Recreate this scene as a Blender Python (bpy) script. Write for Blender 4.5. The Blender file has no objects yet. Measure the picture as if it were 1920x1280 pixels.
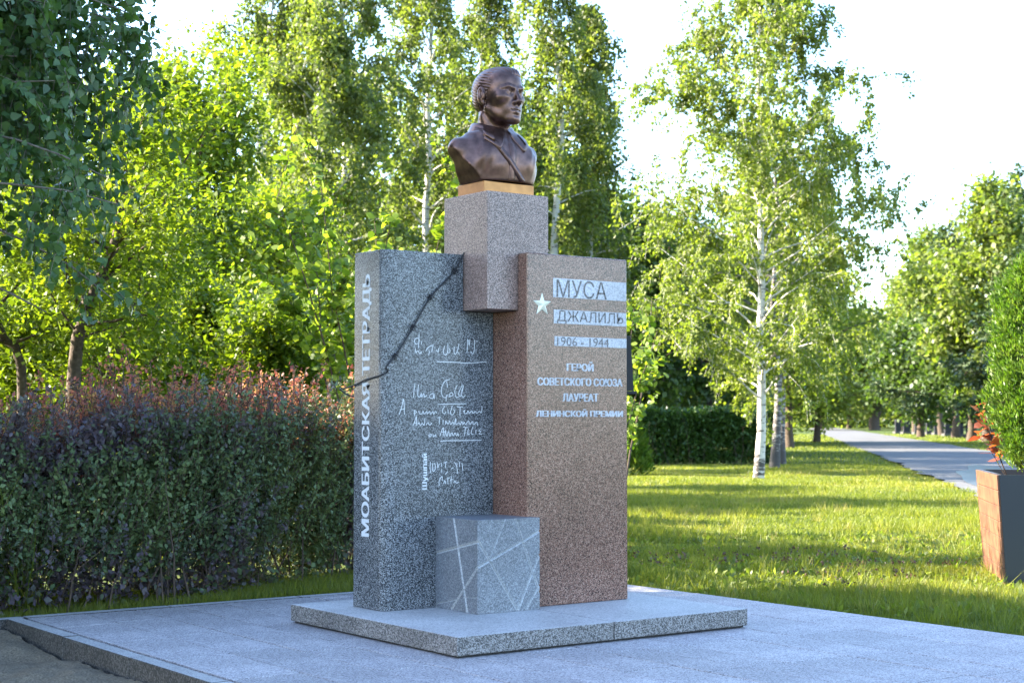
import bpy, bmesh, math, random
import numpy as np
from mathutils import Vector, Matrix

# ------------------------------------------------------------------ camera
S = bpy.context.scene
COL = S.collection
CAM = np.array([-5.0538, -7.7727, 1.2726])
YAW, PITCH, ROLL, FPX = 0.6311, 0.0500, 0.0003, 2928.5
FW = np.array([math.sin(YAW)*math.cos(PITCH), math.cos(YAW)*math.cos(PITCH), math.sin(PITCH)])
RT = np.array([math.cos(YAW), -math.sin(YAW), 0.0])
UP = np.cross(RT, FW)
FH = np.array([math.sin(YAW), math.cos(YAW), 0.0])
cd = bpy.data.cameras.new('camera')
cam = bpy.data.objects.new('camera', cd)
COL.objects.link(cam)
cam.matrix_world = Matrix(((RT[0], UP[0], -FW[0], CAM[0]), (RT[1], UP[1], -FW[1], CAM[1]),
                           (RT[2], UP[2], -FW[2], CAM[2]), (0, 0, 0, 1)))
cd.sensor_width = 36.0
cd.lens = FPX*36.0/1920.0
cd.clip_end = 3000
cd.dof.use_dof = True
cd.dof.focus_distance = 9.9
cd.dof.aperture_fstop = 4.5
S.camera = cam

# ------------------------------------------------------------------ light
SUN_EL = math.radians(30)
SUN_HEAD = YAW - math.radians(90-10)          # heading from +Y towards +X
w = bpy.data.worlds.new('World'); S.world = w; w.use_nodes = True
nt = w.node_tree
sky = nt.nodes.new('ShaderNodeTexSky'); sky.sky_type = 'NISHITA'; sky.sun_disc = False
sky.sun_elevation = SUN_EL; sky.sun_rotation = SUN_HEAD
sky.air_density = 1.0; sky.dust_density = 0.8; sky.ozone_density = 3.0
bg = nt.nodes['Background']; bg.inputs['Strength'].default_value = 0.12
nt.links.new(sky.outputs[0], bg.inputs[0])
sl = bpy.data.lights.new('sun', 'SUN'); sl.energy = 5.0; sl.angle = math.radians(0.5)
sl.color = (1.0, 0.90, 0.74)
sun = bpy.data.objects.new('sun', sl); COL.objects.link(sun)
sd = Vector((math.sin(SUN_HEAD)*math.cos(SUN_EL), math.cos(SUN_HEAD)*math.cos(SUN_EL), math.sin(SUN_EL)))
sun.rotation_euler = sd.to_track_quat('Z', 'Y').to_euler()
sun.location = (0, 0, 30)
S.view_settings.view_transform = 'Standard'
S.view_settings.look = 'None'
S.view_settings.exposure = 3.05
S.view_settings.gamma = 1.0

# ------------------------------------------------------------------ helpers
def place(lat, D, z=0.0):
    p = CAM + RT*lat + FH*D
    return np.array([p[0], p[1], z])

def ray(px, py):
    return FW + RT*(px-960)/FPX - UP*(py-640)/FPX

def on_ground(px, py, z=0.0):
    d = ray(px, py); return CAM + d*((z-CAM[2])/d[2])

def on_front(px, py, v):           # point of a wall y = v
    d = ray(px, py); p = CAM + d*((v-CAM[1])/d[1]); return p[0], p[2]

def on_side(px, py, u):            # point of a wall x = u
    d = ray(px, py); p = CAM + d*((u-CAM[0])/d[0]); return p[1], p[2]

def tag(o, label=None, cat=None, group=None, kind=None):
    if label: o['label'] = label
    if cat: o['category'] = cat
    if group: o['group'] = group
    if kind: o['kind'] = kind
    return o

def thing(name, label, cat, loc=(0, 0, 0), group=None):
    o = bpy.data.objects.new(name, None); COL.objects.link(o)
    o.location = tuple(float(c) for c in loc); o.empty_display_size = 0.2
    return tag(o, label, cat, group)

def wloc(o):
    l = np.zeros(3)
    while o is not None:
        l += np.array(o.location); o = o.parent
    return l

def add(name, me, mat=None, parent=None):
    o = bpy.data.objects.new(name, me); COL.objects.link(o)
    if mat is not None: me.materials.append(mat)
    if parent is not None: o.parent = parent
    return o

def mesh_np(name, V, F, mat=None, parent=None, tint=None, smooth=False):
    """V world coords; F (n,k) one polygon size"""
    V = np.asarray(V, np.float64)
    if parent is not None: V = V - wloc(parent)
    F = np.asarray(F, np.int32)
    me = bpy.data.meshes.new(name)
    n, k = F.shape
    me.vertices.add(len(V)); me.vertices.foreach_set('co', V.astype(np.float32).ravel())
    me.loops.add(n*k); me.loops.foreach_set('vertex_index', F.ravel())
    me.polygons.add(n)
    me.polygons.foreach_set('loop_start', np.arange(0, n*k, k, dtype=np.int32))
    me.polygons.foreach_set('loop_total', np.full(n, k, np.int32))
    if smooth: me.polygons.foreach_set('use_smooth', np.ones(n, bool))
    me.update(calc_edges=True)
    if tint is not None:
        a = me.attributes.new('tint', 'FLOAT', 'FACE')
        a.data.foreach_set('value', np.asarray(tint, np.float32))
    return add(name, me, mat, parent)

def bm_obj(name, bm, mat=None, parent=None, smooth=False):
    if parent is not None:
        l = wloc(parent); bmesh.ops.translate(bm, vec=(-l[0], -l[1], -l[2]), verts=bm.verts)
    me = bpy.data.meshes.new(name); bm.to_mesh(me); bm.free()
    if smooth:
        for p in me.polygons: p.use_smooth = True
    return add(name, me, mat, parent)

def box_bm(lo, hi, bevel=0.0, seg=2, bm=None):
    bm = bm or bmesh.new()
    r = bmesh.ops.create_cube(bm, size=1.0)
    lo, hi = np.array(lo, float), np.array(hi, float); c, s = (lo+hi)/2, hi-lo
    for v in r['verts']:
        v.co = Vector((c[0]+v.co.x*s[0], c[1]+v.co.y*s[1], c[2]+v.co.z*s[2]))
    if bevel:
        es = list({e for v in r['verts'] for e in v.link_edges})
        bmesh.ops.bevel(bm, geom=es, offset=bevel, segments=seg, affect='EDGES', profile=0.5)
    return bm

def prism_bm(poly, z0, z1, bm=None):
    bm = bm or bmesh.new()
    a = [bm.verts.new((x, y, z0)) for x, y in poly]; b = [bm.verts.new((x, y, z1)) for x, y in poly]
    n = len(poly)
    bm.faces.new(a[::-1]); bm.faces.new(b)
    for i in range(n): bm.faces.new((a[i], a[(i+1) % n], b[(i+1) % n], b[i]))
    bmesh.ops.recalc_face_normals(bm, faces=bm.faces)
    return bm

def carve(name, bm, cutters, mats, parent, bevel=0.004):
    """base minus cutters (bmeshes), bevelled; the cutters' faces take mats[1] when given"""
    me = bpy.data.meshes.new('tmp'); bm.to_mesh(me); bm.free()
    for m in mats: me.materials.append(m)
    o = bpy.data.objects.new('tmp', me); COL.objects.link(o)
    tmp = [o]
    for c in cutters:
        cm = bpy.data.meshes.new('tmpc'); c.to_mesh(cm); c.free()
        cm.materials.append(mats[-1])
        co = bpy.data.objects.new('tmpc', cm); COL.objects.link(co); tmp.append(co)
        md = o.modifiers.new('b', 'BOOLEAN'); md.operation = 'DIFFERENCE'; md.solver = 'EXACT'; md.object = co
        md.material_mode = 'TRANSFER'
    if bevel:
        md = o.modifiers.new('v', 'BEVEL'); md.width = bevel; md.segments = 2; md.limit_method = 'ANGLE'
        md.angle_limit = math.radians(35)
    dg = bpy.context.evaluated_depsgraph_get()
    res = bpy.data.meshes.new_from_object(o.evaluated_get(dg))
    for t in tmp:
        m = t.data; bpy.data.objects.remove(t); bpy.data.meshes.remove(m)
    res.name = name
    l = wloc(parent) if parent is not None else np.zeros(3)
    res.transform(Matrix.Translation((-l[0], -l[1], -l[2])))
    ob = bpy.data.objects.new(name, res); COL.objects.link(ob)
    if parent is not None: ob.parent = parent
    return ob

# ------------------------------------------------------------------ materials
def mat_new(name):
    m = bpy.data.materials.new(name); m.use_nodes = True
    t = m.node_tree; return m, t, t.nodes['Principled BSDF']

def N(t, kind, **kw):
    n = t.nodes.new(kind)
    for k, v in kw.items():
        if k in n.inputs: n.inputs[k].default_value = v
        else: setattr(n, k, v)
    return n

def ramp(t, stops, interp='LINEAR'):
    r = t.nodes.new('ShaderNodeValToRGB'); cr = r.color_ramp; cr.interpolation = interp
    while len(cr.elements) < len(stops): cr.elements.new(0.5)
    for e, (p, c) in zip(cr.elements, stops):
        e.position = p; e.color = (c[0], c[1], c[2], 1)
    return r

def mixc(t, a, b, fac, mode='MIX'):
    m = t.nodes.new('ShaderNodeMix'); m.data_type = 'RGBA'; m.blend_type = mode
    for sock, val in ((m.inputs[6], a), (m.inputs[7], b), (m.inputs[0], fac)):
        if hasattr(val, 'links') or isinstance(val, bpy.types.NodeSocket): t.links.new(val, sock)
        elif isinstance(val, (tuple, list)): sock.default_value = (val[0], val[1], val[2], 1)
        else: sock.default_value = val
    return m.outputs[2]

def granite(name, dark, mid, light, scale=170, rough=0.2, bump=0.0, var=0.08, spec=0.5, spread=(0.3, 0.72)):
    m, t, b = mat_new(name); L = t.links
    tc = N(t, 'ShaderNodeTexCoord')
    wn = N(t, 'ShaderNodeTexNoise', Scale=scale*0.55, Detail=2.0)
    L.new(tc.outputs['Object'], wn.inputs['Vector'])
    vm = N(t, 'ShaderNodeVectorMath', operation='MULTIPLY_ADD')
    L.new(wn.outputs['Color'], vm.inputs[0]); vm.inputs[1].default_value = (0.006,)*3
    L.new(tc.outputs['Object'], vm.inputs[2])
    v = N(t, 'ShaderNodeTexVoronoi', Scale=scale); L.new(vm.outputs[0], v.inputs['Vector'])
    sp = N(t, 'ShaderNodeSeparateColor'); L.new(v.outputs['Color'], sp.inputs[0])
    r = ramp(t, [(0, dark), (spread[0], mid), (spread[1], light)], 'CONSTANT'); L.new(sp.outputs[0], r.inputs[0])
    fine = N(t, 'ShaderNodeTexNoise', Scale=scale*2.2, Detail=3.0); L.new(tc.outputs['Object'], fine.inputs['Vector'])
    big = N(t, 'ShaderNodeTexNoise', Scale=2.3, Detail=4.0); L.new(tc.outputs['Object'], big.inputs['Vector'])
    rf = ramp(t, [(0.3, (0.8,)*3), (0.7, (1.15,)*3)]); L.new(fine.outputs[0], rf.inputs[0])
    rb = ramp(t, [(0.3, (0.84,)*3), (0.7, (1.12,)*3)]); L.new(big.outputs[0], rb.inputs[0])
    c = mixc(t, r.outputs[0], rf.outputs[0], 1.0, 'MULTIPLY')
    c = mixc(t, c, rb.outputs[0], 1.0, 'MULTIPLY')
    oi = N(t, 'ShaderNodeObjectInfo')
    rv = ramp(t, [(0, (1-var,)*3), (1, (1+var,)*3)]); L.new(oi.outputs['Random'], rv.inputs[0])
    c = mixc(t, c, rv.outputs[0], 1.0, 'MULTIPLY')
    L.new(c, b.inputs['Base Color'])
    b.inputs['Roughness'].default_value = rough; b.inputs['Specular IOR Level'].default_value = spec
    if bump:
        bp = N(t, 'ShaderNodeBump', Strength=bump, Distance=0.003)
        L.new(fine.outputs[0], bp.inputs['Height']); L.new(bp.outputs[0], b.inputs['Normal'])
    return m

def plain(name, col, rough=0.5, metal=0.0, noise=0.0, nscale=20, bump=0.0, spec=0.5):
    m, t, b = mat_new(name); L = t.links
    b.inputs['Roughness'].default_value = rough; b.inputs['Metallic'].default_value = metal
    b.inputs['Specular IOR Level'].default_value = spec
    if noise or bump:
        tc = N(t, 'ShaderNodeTexCoord'); n = N(t, 'ShaderNodeTexNoise', Scale=nscale, Detail=5.0)
        L.new(tc.outputs['Object'], n.inputs['Vector'])
        r = ramp(t, [(0.3, tuple(c*(1-noise) for c in col)), (0.7, tuple(c*(1+noise) for c in col))])
        L.new(n.outputs[0], r.inputs[0]); L.new(r.outputs[0], b.inputs['Base Color'])
        if bump:
            bp = N(t, 'ShaderNodeBump', Strength=bump, Distance=0.01)
            L.new(n.outputs[0], bp.inputs['Height']); L.new(bp.outputs[0], b.inputs['Normal'])
    else:
        b.inputs['Base Color'].default_value = (*col, 1)
    return m

def leafmat(name, stops, trans=0.45, tcol=(1.5, 1.7, 0.5), rough=0.5, spec=0.35):
    """stops: colour ramp over the per-leaf tint; translucent leaves"""
    m, t, b = mat_new(name); L = t.links
    at = N(t, 'ShaderNodeAttribute', attribute_name='tint')
    r = ramp(t, stops); L.new(at.outputs['Fac'], r.inputs[0])
    L.new(r.outputs[0], b.inputs['Base Color'])
    b.inputs['Roughness'].default_value = rough; b.inputs['Specular IOR Level'].default_value = spec
    tr = N(t, 'ShaderNodeBsdfTranslucent')
    c = mixc(t, r.outputs[0], tcol, 1.0, 'MULTIPLY'); L.new(c, tr.inputs['Color'])
    mx = N(t, 'ShaderNodeMixShader'); mx.inputs[0].default_value = trans
    L.new(b.outputs[0], mx.inputs[1]); L.new(tr.outputs[0], mx.inputs[2])
    L.new(mx.outputs[0], t.nodes['Material Output'].inputs['Surface'])
    return m

M = {}
M['grey_granite'] = granite('grey_granite', (0.022, 0.024, 0.028), (0.085, 0.09, 0.098), (0.27, 0.275, 0.285), 250, 0.22, spec=0.2, spread=(0.38, 0.7))
M['pink_granite'] = granite('pink_granite', (0.032, 0.018, 0.014), (0.165, 0.080, 0.056), (0.33, 0.195, 0.145), 250, 0.2, spec=0.38, spread=(0.30, 0.74))
M['pink_honed'] = granite('pink_honed', (0.05, 0.032, 0.027), (0.21, 0.13, 0.105), (0.39, 0.275, 0.235), 250, 0.45, spread=(0.28, 0.7))
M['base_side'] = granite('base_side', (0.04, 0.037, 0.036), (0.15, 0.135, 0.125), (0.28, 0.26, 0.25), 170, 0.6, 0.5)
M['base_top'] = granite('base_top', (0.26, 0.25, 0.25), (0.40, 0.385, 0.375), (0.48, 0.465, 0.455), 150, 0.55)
M['tile'] = granite('tile', (0.16, 0.145, 0.155), (0.33, 0.30, 0.30), (0.45, 0.42, 0.42), 150, 0.55, 0.3, var=0.12)
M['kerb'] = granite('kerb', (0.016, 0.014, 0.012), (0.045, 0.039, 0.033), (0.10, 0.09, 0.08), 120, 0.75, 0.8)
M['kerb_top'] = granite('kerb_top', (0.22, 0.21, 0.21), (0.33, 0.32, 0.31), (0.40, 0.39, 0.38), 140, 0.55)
M['cube_stone'] = granite('cube_stone', (0.09, 0.097, 0.11), (0.15, 0.16, 0.178), (0.24, 0.25, 0.268), 190, 0.45, 0.15, spread=(0.3, 0.75))
M['groove'] = granite('groove', (0.27, 0.275, 0.28), (0.36, 0.365, 0.37), (0.46, 0.46, 0.46), 190, 0.7)
M['frosted'] = granite('frosted', (0.34, 0.33, 0.345), (0.46, 0.445, 0.455), (0.54, 0.53, 0.535), 150, 0.7, var=0.0)
M['engraved'] = granite('engraved', (0.50, 0.505, 0.51), (0.60, 0.605, 0.61), (0.68, 0.68, 0.68), 180, 0.7, var=0.0)
M['white_letter'] = plain('white_letter', (0.60, 0.61, 0.63), 0.7, noise=0.06, nscale=80)
M['letter_dark'] = granite('letter_dark', (0.03, 0.028, 0.028), (0.09, 0.075, 0.07), (0.20, 0.17, 0.16), 165, 0.5, var=0.0)
M['mortar'] = plain('mortar', (0.025, 0.023, 0.022), 0.9, noise=0.3, nscale=60)
M['bronze'] = plain('bronze', (0.115, 0.064, 0.053), 0.34, 0.85, noise=0.32, nscale=22, bump=0.10)
M['bronze_gold'] = plain('bronze_gold', (0.34, 0.16, 0.06), 0.42, 0.85, noise=0.2, nscale=18, bump=0.05)
M['star'] = plain('star', (0.78, 0.74, 0.58), 0.35, 0.25)
M['wire'] = plain('wire', (0.035, 0.035, 0.038), 0.5, 0.6, noise=0.3, nscale=60)
M['black_metal'] = plain('black_metal', (0.012, 0.012, 0.014), 0.6, spec=0.2)

# ------------------------------------------------------------------ ground, sand, road
PU0, PV1, PU1, PV0 = -1.73, 2.3485, 2.873, -9.0     # the granite plaza

def smooth01(x): x = np.clip(x, 0, 1); return x*x*(3-2*x)

def vnoise(x, y, seed=0):
    """cheap smooth value noise"""
    rs = np.random.RandomState(seed); tab = rs.rand(256, 256)
    xi, yi = np.floor(x).astype(int), np.floor(y).astype(int); fx, fy = smooth01(x-xi), smooth01(y-yi)
    g = lambda a, b: tab[a % 256, b % 256]
    return (g(xi, yi)*(1-fx)+g(xi+1, yi)*fx)*(1-fy)+(g(xi, yi+1)*(1-fx)+g(xi+1, yi+1)*fx)*fy

def ground_z(x, y):
    x = np.asarray(x, float); y = np.asarray(y, float)
    z = -0.045 + 0.05*(vnoise(x*0.35, y*0.35, 3)-0.5) + 0.02*(vnoise(x*1.4, y*1.4, 5)-0.5)
    inpl = smooth01((x-PU0+0.02)/0.1)*smooth01((PU1-0.02-x)/0.1)*smooth01((PV1-0.02-y)/0.1)
    z = z*(1-inpl) - 0.30*inpl
    sandy = smooth01((PU0+0.05-x)/0.1)*smooth01((PV1+0.12-y)/0.25)
    z = z - 0.13*sandy
    D = (x-CAM[0])*FH[0]+(y-CAM[1])*FH[1]
    z = z*np.where(D > 60, 0.3, 1.0)
    return z

def axis_lines(a, b, step, far):
    inner = np.arange(a, b+1e-6, step); g = step; o1, o2 = [], []; p, q = a, b
    while p > -far: g *= 1.25; p -= g; q += g; o1.append(p); o2.append(q)
    return np.concatenate([o1[::-1], inner, o2])
xs = axis_lines(-4, 10, 0.14, 1500); ys = axis_lines(-4, 12, 0.14, 1500)
X, Y = np.meshgrid(xs, ys, indexing='ij'); Z = ground_z(X, Y)
gi = np.arange(X.size).reshape(X.shape)
Fq = np.stack([gi[:-1, :-1], gi[1:, :-1], gi[1:, 1:], gi[:-1, 1:]], -1).reshape(-1, 4)
m, t, b = mat_new('lawn_soil'); tc = N(t, 'ShaderNodeTexCoord')
n1 = N(t, 'ShaderNodeTexNoise', Scale=1.3, Detail=6.0); n2 = N(t, 'ShaderNodeTexNoise', Scale=45.0, Detail=4.0)
for n in (n1, n2): t.links.new(tc.outputs['Object'], n.inputs['Vector'])
r1 = ramp(t, [(0.3, (0.035, 0.055, 0.012)), (0.55, (0.06, 0.085, 0.018)), (0.75, (0.085, 0.085, 0.03))]); t.links.new(n1.outputs[0], r1.inputs[0])
r2 = ramp(t, [(0.3, (0.55,)*3), (0.7, (1.3,)*3)]); t.links.new(n2.outputs[0], r2.inputs[0])
t.links.new(mixc(t, r1.outputs[0], r2.outputs[0], 1.0, 'MULTIPLY'), b.inputs['Base Color'])
b.inputs['Roughness'].default_value = 0.95; b.inputs['Specular IOR Level'].default_value = 0.1
bp = N(t, 'ShaderNodeBump', Strength=0.8, Distance=0.03); t.links.new(n2.outputs[0], bp.inputs['Height']); t.links.new(bp.outputs[0], b.inputs['Normal'])
M['soil'] = m
g = mesh_np('ground', np.stack([X, Y, Z], -1).reshape(-1, 3), Fq, m, smooth=True); tag(g, kind='structure')

# sand heaped against the kerb
sx = np.arange(-4.6, PU0-0.003, 0.035); sy = np.arange(-4.0, PV1-0.02, 0.035)
X, Y = np.meshgrid(sx, sy, indexing='ij')
Z = -0.150 + 0.05*smooth01((X+2.5)/0.9) + 0.06*(vnoise(X*3.1, Y*3.1, 8)-0.5) + 0.03*(vnoise(X*9, Y*9, 9)-0.5) + 0.016*(vnoise(X*31, Y*31, 11)-0.5) + 0.045*smooth01((Y-1.3)/0.9)
edge = smooth01((X+4.6)/0.4)*smooth01((Y+4.0)/0.4)
Z = Z*edge - 0.25*(1-edge)
gi = np.arange(X.size).reshape(X.shape)
Fq = np.stack([gi[:-1, :-1], gi[1:, :-1], gi[1:, 1:], gi[:-1, 1:]], -1).reshape(-1, 4)
M['sand'] = plain('sand', (0.15, 0.12, 0.085), 0.95, noise=0.5, nscale=90, bump=0.7, spec=0.1)
o = mesh_np('sand', np.stack([X, Y, Z], -1).reshape(-1, 3), Fq, M['sand'], smooth=True); tag(o, kind='structure')

# asphalt path: straight strip
RD = RT*0.175+FH; RD /= np.linalg.norm(RD); RN = np.array([RD[1], -RD[0], 0.0])
R0 = place(7.8, 26.1)
RW = 5.0
m, t, b = mat_new('asphalt'); tc = N(t, 'ShaderNodeTexCoord')
na = N(t, 'ShaderNodeTexNoise', Scale=0.5, Detail=5.0); nb = N(t, 'ShaderNodeTexNoise', Scale=60.0, Detail=3.0)
for n in (na, nb): t.links.new(tc.outputs['Object'], n.inputs['Vector'])
ra = ramp(t, [(0.3, (0.055, 0.055, 0.057)), (0.7, (0.095, 0.092, 0.09))]); t.links.new(na.outputs[0], ra.inputs[0])
rb = ramp(t, [(0.3, (0.75,)*3), (0.7, (1.25,)*3)]); t.links.new(nb.outputs[0], rb.inputs[0])
t.links.new(mixc(t, ra.outputs[0], rb.outputs[0], 1.0, 'MULTIPLY'), b.inputs['Base Color'])
b.inputs['Roughness'].default_value = 0.8
M['asphalt'] = m
st = np.concatenate([np.arange(-40, 40, 1.0), np.arange(40, 260, 5.0)]); rng = np.random.RandomState(4)
wl = 0.10*rng.randn(len(st)); wr = 0.08*rng.randn(len(st))
Vl = R0+RD*st[:, None]+RN*wl[:, None]; Vr = R0+RD*st[:, None]+RN*(RW+wr)[:, None]
V = np.concatenate([Vl, Vr]); V[:, 2] = 0.012; n = len(st)
i = np.arange(n-1); Fq = np.stack([i, i+n, i+n+1, i+1], -1)
o = mesh_np('road', V, Fq, m); tag(o, kind='structure')
# wet patch across the path
pc = R0+RD*8.5+RN*1.75; ang = np.linspace(0, 2*np.pi, 40, endpoint=False)
rr = 1+0.25*np.sin(3*ang+1)+0.15*np.sin(5*ang)
pv = pc + RD*(np.cos(ang)*rr*7.5)[:, None] + RN*(np.sin(ang)*rr*1.15)[:, None]
pv[:, 2] = 0.017
bm = bmesh.new(); bm.faces.new([bm.verts.new(p) for p in pv])
M['water'] = plain('water', (0.055, 0.06, 0.07), 0.28, spec=0.8)
o = bm_obj('puddle', bm, M['water']); tag(o, kind='structure')

# ------------------------------------------------------------------ plaza of granite tiles
bm = box_bm((-1.606, PV0, -0.28), (PU1-0.03, PV1-0.103, -0.014))
plaza = bm_obj('plaza', bm, M['mortar']); tag(plaza, kind='structure')
joints = [-1.615, -1.22, -0.87, -0.55, -0.23, 0.10, 0.45, 0.72, 1.0, 1.44, 1.78, 2.30, 2.87]
rnd = random.Random(3); tiles = {}
offs = {0: 0.07, 1: -0.68, 6: -1.92, 7: -1.92, 8: -1.95, 9: -2.02, 10: -2.06}
tile_meshes = {}
for k in range(len(joints)-1):
    u0, u1 = joints[k]+0.005, joints[k+1]-0.005
    if k == 0: u0 = -1.600
    L_ = 0.80; o0 = offs.get(k, rnd.uniform(0, 0.8))
    v = o0 + L_*math.ceil((2.2-o0)/L_)
    edges = []
    while v > -6.5:
        edges.append(v); v -= L_
    edges = [2.24]+[e for e in edges if e < 2.1]+[-6.5]
    for a, c in zip(edges[1:], edges[:-1]):
        if c-a < 0.05: continue
        ln = c-a-0.010; key = (k, round(ln, 3))
        if key not in tile_meshes:
            bb = box_bm((-(u1-u0)/2, -ln/2, -0.03), ((u1-u0)/2, ln/2, 0), 0.0025, 1)
            me = bpy.data.meshes.new('tile'); bb.to_mesh(me); bb.free(); me.materials.append(M['tile']); tile_meshes[key] = me
        o = bpy.data.objects.new('tile', tile_meshes[key]); COL.objects.link(o); o.parent = plaza
        o.location = ((u0+u1)/2, (a+c)/2, rnd.uniform(-0.0016, 0.0012))
        o.rotation_euler = (rnd.uniform(-.0012, .0012), rnd.uniform(-.0012, .0012), 0)

def kerb(lo, hi, name='kerb_stone'):
    bm = box_bm(lo, hi, 0.004, 1)
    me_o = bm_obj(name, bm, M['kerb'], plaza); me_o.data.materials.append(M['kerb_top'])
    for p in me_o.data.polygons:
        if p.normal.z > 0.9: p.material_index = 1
    return me_o
v = PV1-0.105
while v > -6.5:
    kerb((PU0, v-1.0+0.004, -0.28), (-1.632, v-0.002, 0.002+rnd.uniform(-0.002, 0.002))); v -= 1.0
u = -2.6
while u < PU1:
    kerb((u+0.003, PV1-0.10, -0.28), (min(u+1.0, PU1)-0.003, PV1, rnd.uniform(-0.002, 0.002))); u += 1.0

# ------------------------------------------------------------------ monument base
ZB = 0.1148; ZT = ZB+2.2
BU0, BU1, BV0, BV1, BJ = -0.3343, 1.8233, -0.8176, 1.0472, 0.757
base = thing('monument_base', 'low grey granite base slab in two pieces under the whole monument', 'base slab', (0.75, 0.1, 0))
for a, c in ((BU0, BJ-0.0025), (BJ+0.0025, BU1)):
    bm = box_bm((a, BV0, 0.012), (c, BV1, ZB), 0.006, 2)
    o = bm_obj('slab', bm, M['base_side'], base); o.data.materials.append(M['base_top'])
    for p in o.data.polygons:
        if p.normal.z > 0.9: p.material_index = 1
bm = box_bm((BU0+0.02, BV0+0.02, 0.001), (BU1-0.02, BV1-0.02, 0.02))
bm_obj('mortar_bed', bm, M['mortar'], base)

# ------------------------------------------------------------------ the two book-shaped slabs
LU, VL, VLB, RU0, RU1 = -0.0804, 0.3623, 0.7089, 0.7442, 1.5559
KU0, KU1, KV0, KV1, KZ0, KZ1 = 0.5138, 0.9918, 0.1063, 0.5891, 1.9591, 2.6950
e_ = 0.003
grey = thing('grey_slab', 'tall grey granite slab with handwritten lines and vertical lettering on its spine', 'stone slab', (0.3, 0.55, ZB))
ch = [(LU, VL+0.050), (LU+0.006, VL+0.033), (LU+0.030, VL+0.012), (LU+0.062, VL+0.002), (LU+0.088, VL)]
poly = ch + [(RU0-0.001, VL), (RU0-0.001, VLB), (LU, VLB)]
cut = box_bm((KU0-e_, 0.0, KZ0-e_), (RU0+0.2, VLB+0.2, ZT+0.3))
gs = carve('slab_body', prism_bm(poly, ZB+0.001, ZT), [cut], [M['grey_granite']], grey, 0.004)

pink = thing('pink_slab', 'tall reddish granite slab with star and inscription bands', 'stone slab', (1.15, 0.2, ZB))
cut = box_bm((RU0-0.3, KV0-e_, KZ0-e_), (KU1+e_, 0.9, ZT+0.3))
ps = carve('slab_body', box_bm((RU0+0.001, 0, ZB+0.001), (RU1, VL+0.05, ZT)), [cut], [M['pink_granite']], pink, 0.008)

blk = thing('bust_pedestal', 'upright pinkish granite block carrying the bronze bust between the two slabs', 'pedestal', (0.75, 0.35, KZ0))
bm_obj('block', box_bm((KU0, KV0, KZ0), (KU1, KV1, KZ1), 0.004, 2), M['pink_honed'], blk)

# ------------------------------------------------------------------ scored cube in front
CU0, CU1, CV0, CZ1 = 0.3043, 0.7693, -0.0918, 0.6736
cube = thing('scored_cube', 'bluish grey stone cube scored with straight grooves in front of the slabs', 'stone block', (0.53, 0.1, ZB))
poly = [(CU0, CV0), (CU1, CV0), (CU1, -0.002), (RU0-0.002, -0.002), (RU0-0.002, VL-0.003), (CU0, VL-0.003)]
def groove_front(p, q, wd=0.016, dp=0.011):
    (x0, z0), (x1, z1) = on_front(p[0], p[1], CV0), on_front(q[0], q[1], CV0)
    d = Vector((x1-x0, z1-z0)).normalized(); n = Vector((-d.y, d.x))
    x0 -= d.x*0.012; z0 -= d.y*0.012; x1 += d.x*0.012; z1 += d.y*0.012
    bm = bmesh.new(); V = []
    for x, z in ((x0, z0), (x1, z1)):
        V.append([bm.verts.new((x+n.x*s*wd, y, z+n.y*s*wd)) for s, y in ((1, CV0-0.007), (-1, CV0-0.007), (0, CV0+dp))])
    bm.faces.new(V[0]); bm.faces.new(V[1][::-1])
    for i in range(3): bm.faces.new((V[0][i], V[1][i], V[1][(i+1) % 3], V[0][(i+1) % 3]))
    bmesh.ops.recalc_face_normals(bm, faces=bm.faces); return bm
def groove_side(p, q, wd=0.016, dp=0.011):
    (y0, z0), (y1, z1) = on_side(p[0], p[1], CU0), on_side(q[0], q[1], CU0)
    d = Vector((y1-y0, z1-z0)).normalized(); n = Vector((-d.y, d.x))
    y0 -= d.x*0.012; z0 -= d.y*0.012; y1 += d.x*0.012; z1 += d.y*0.012
    bm = bmesh.new(); V = []
    for y, z in ((y0, z0), (y1, z1)):
        V.append([bm.verts.new((x, y+n.x*s*wd, z+n.y*s*wd)) for s, x in ((1, CU0-0.007), (-1, CU0-0.007), (0, CU0+dp))])
    bm.faces.new(V[0]); bm.faces.new(V[1][::-1])
    for i in range(3): bm.faces.new((V[0][i], V[1][i], V[1][(i+1) % 3], V[0][(i+1) % 3]))
    bmesh.ops.recalc_face_normals(bm, faces=bm.faces); return bm
def zc(x, y): return (790+x/5.567, 940+y/5.567)
G = [groove_front(zc(600, 420), zc(1010, 1140)), groove_front(zc(590, 685), zc(1228, 310)), groove_front(zc(985, 190), zc(1228, 930)),
     groove_front(zc(870, 195), zc(725, 560), 0.013, 0.009), groove_front(zc(1010, 1120), zc(1228, 560)), groove_front(zc(1100, 1110), zc(1228, 880), 0.013, 0.009),
     groove_front(zc(735, 200), zc(700, 290), 0.011, 0.008),
     groove_side(zc(340, 175), zc(480, 1150)), groove_side(zc(110, 545), zc(585, 420)), groove_side(zc(585, 690), zc(320, 1110)),
     groove_side(zc(100, 1075), zc(370, 1020), 0.009, 0.007), groove_side(zc(450, 1000), zc(570, 1000), 0.008, 0.006)]
carve('block', prism_bm(poly, ZB+0.001, CZ1), G, [M['cube_stone'], M['groove']], cube, 0.003)

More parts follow.
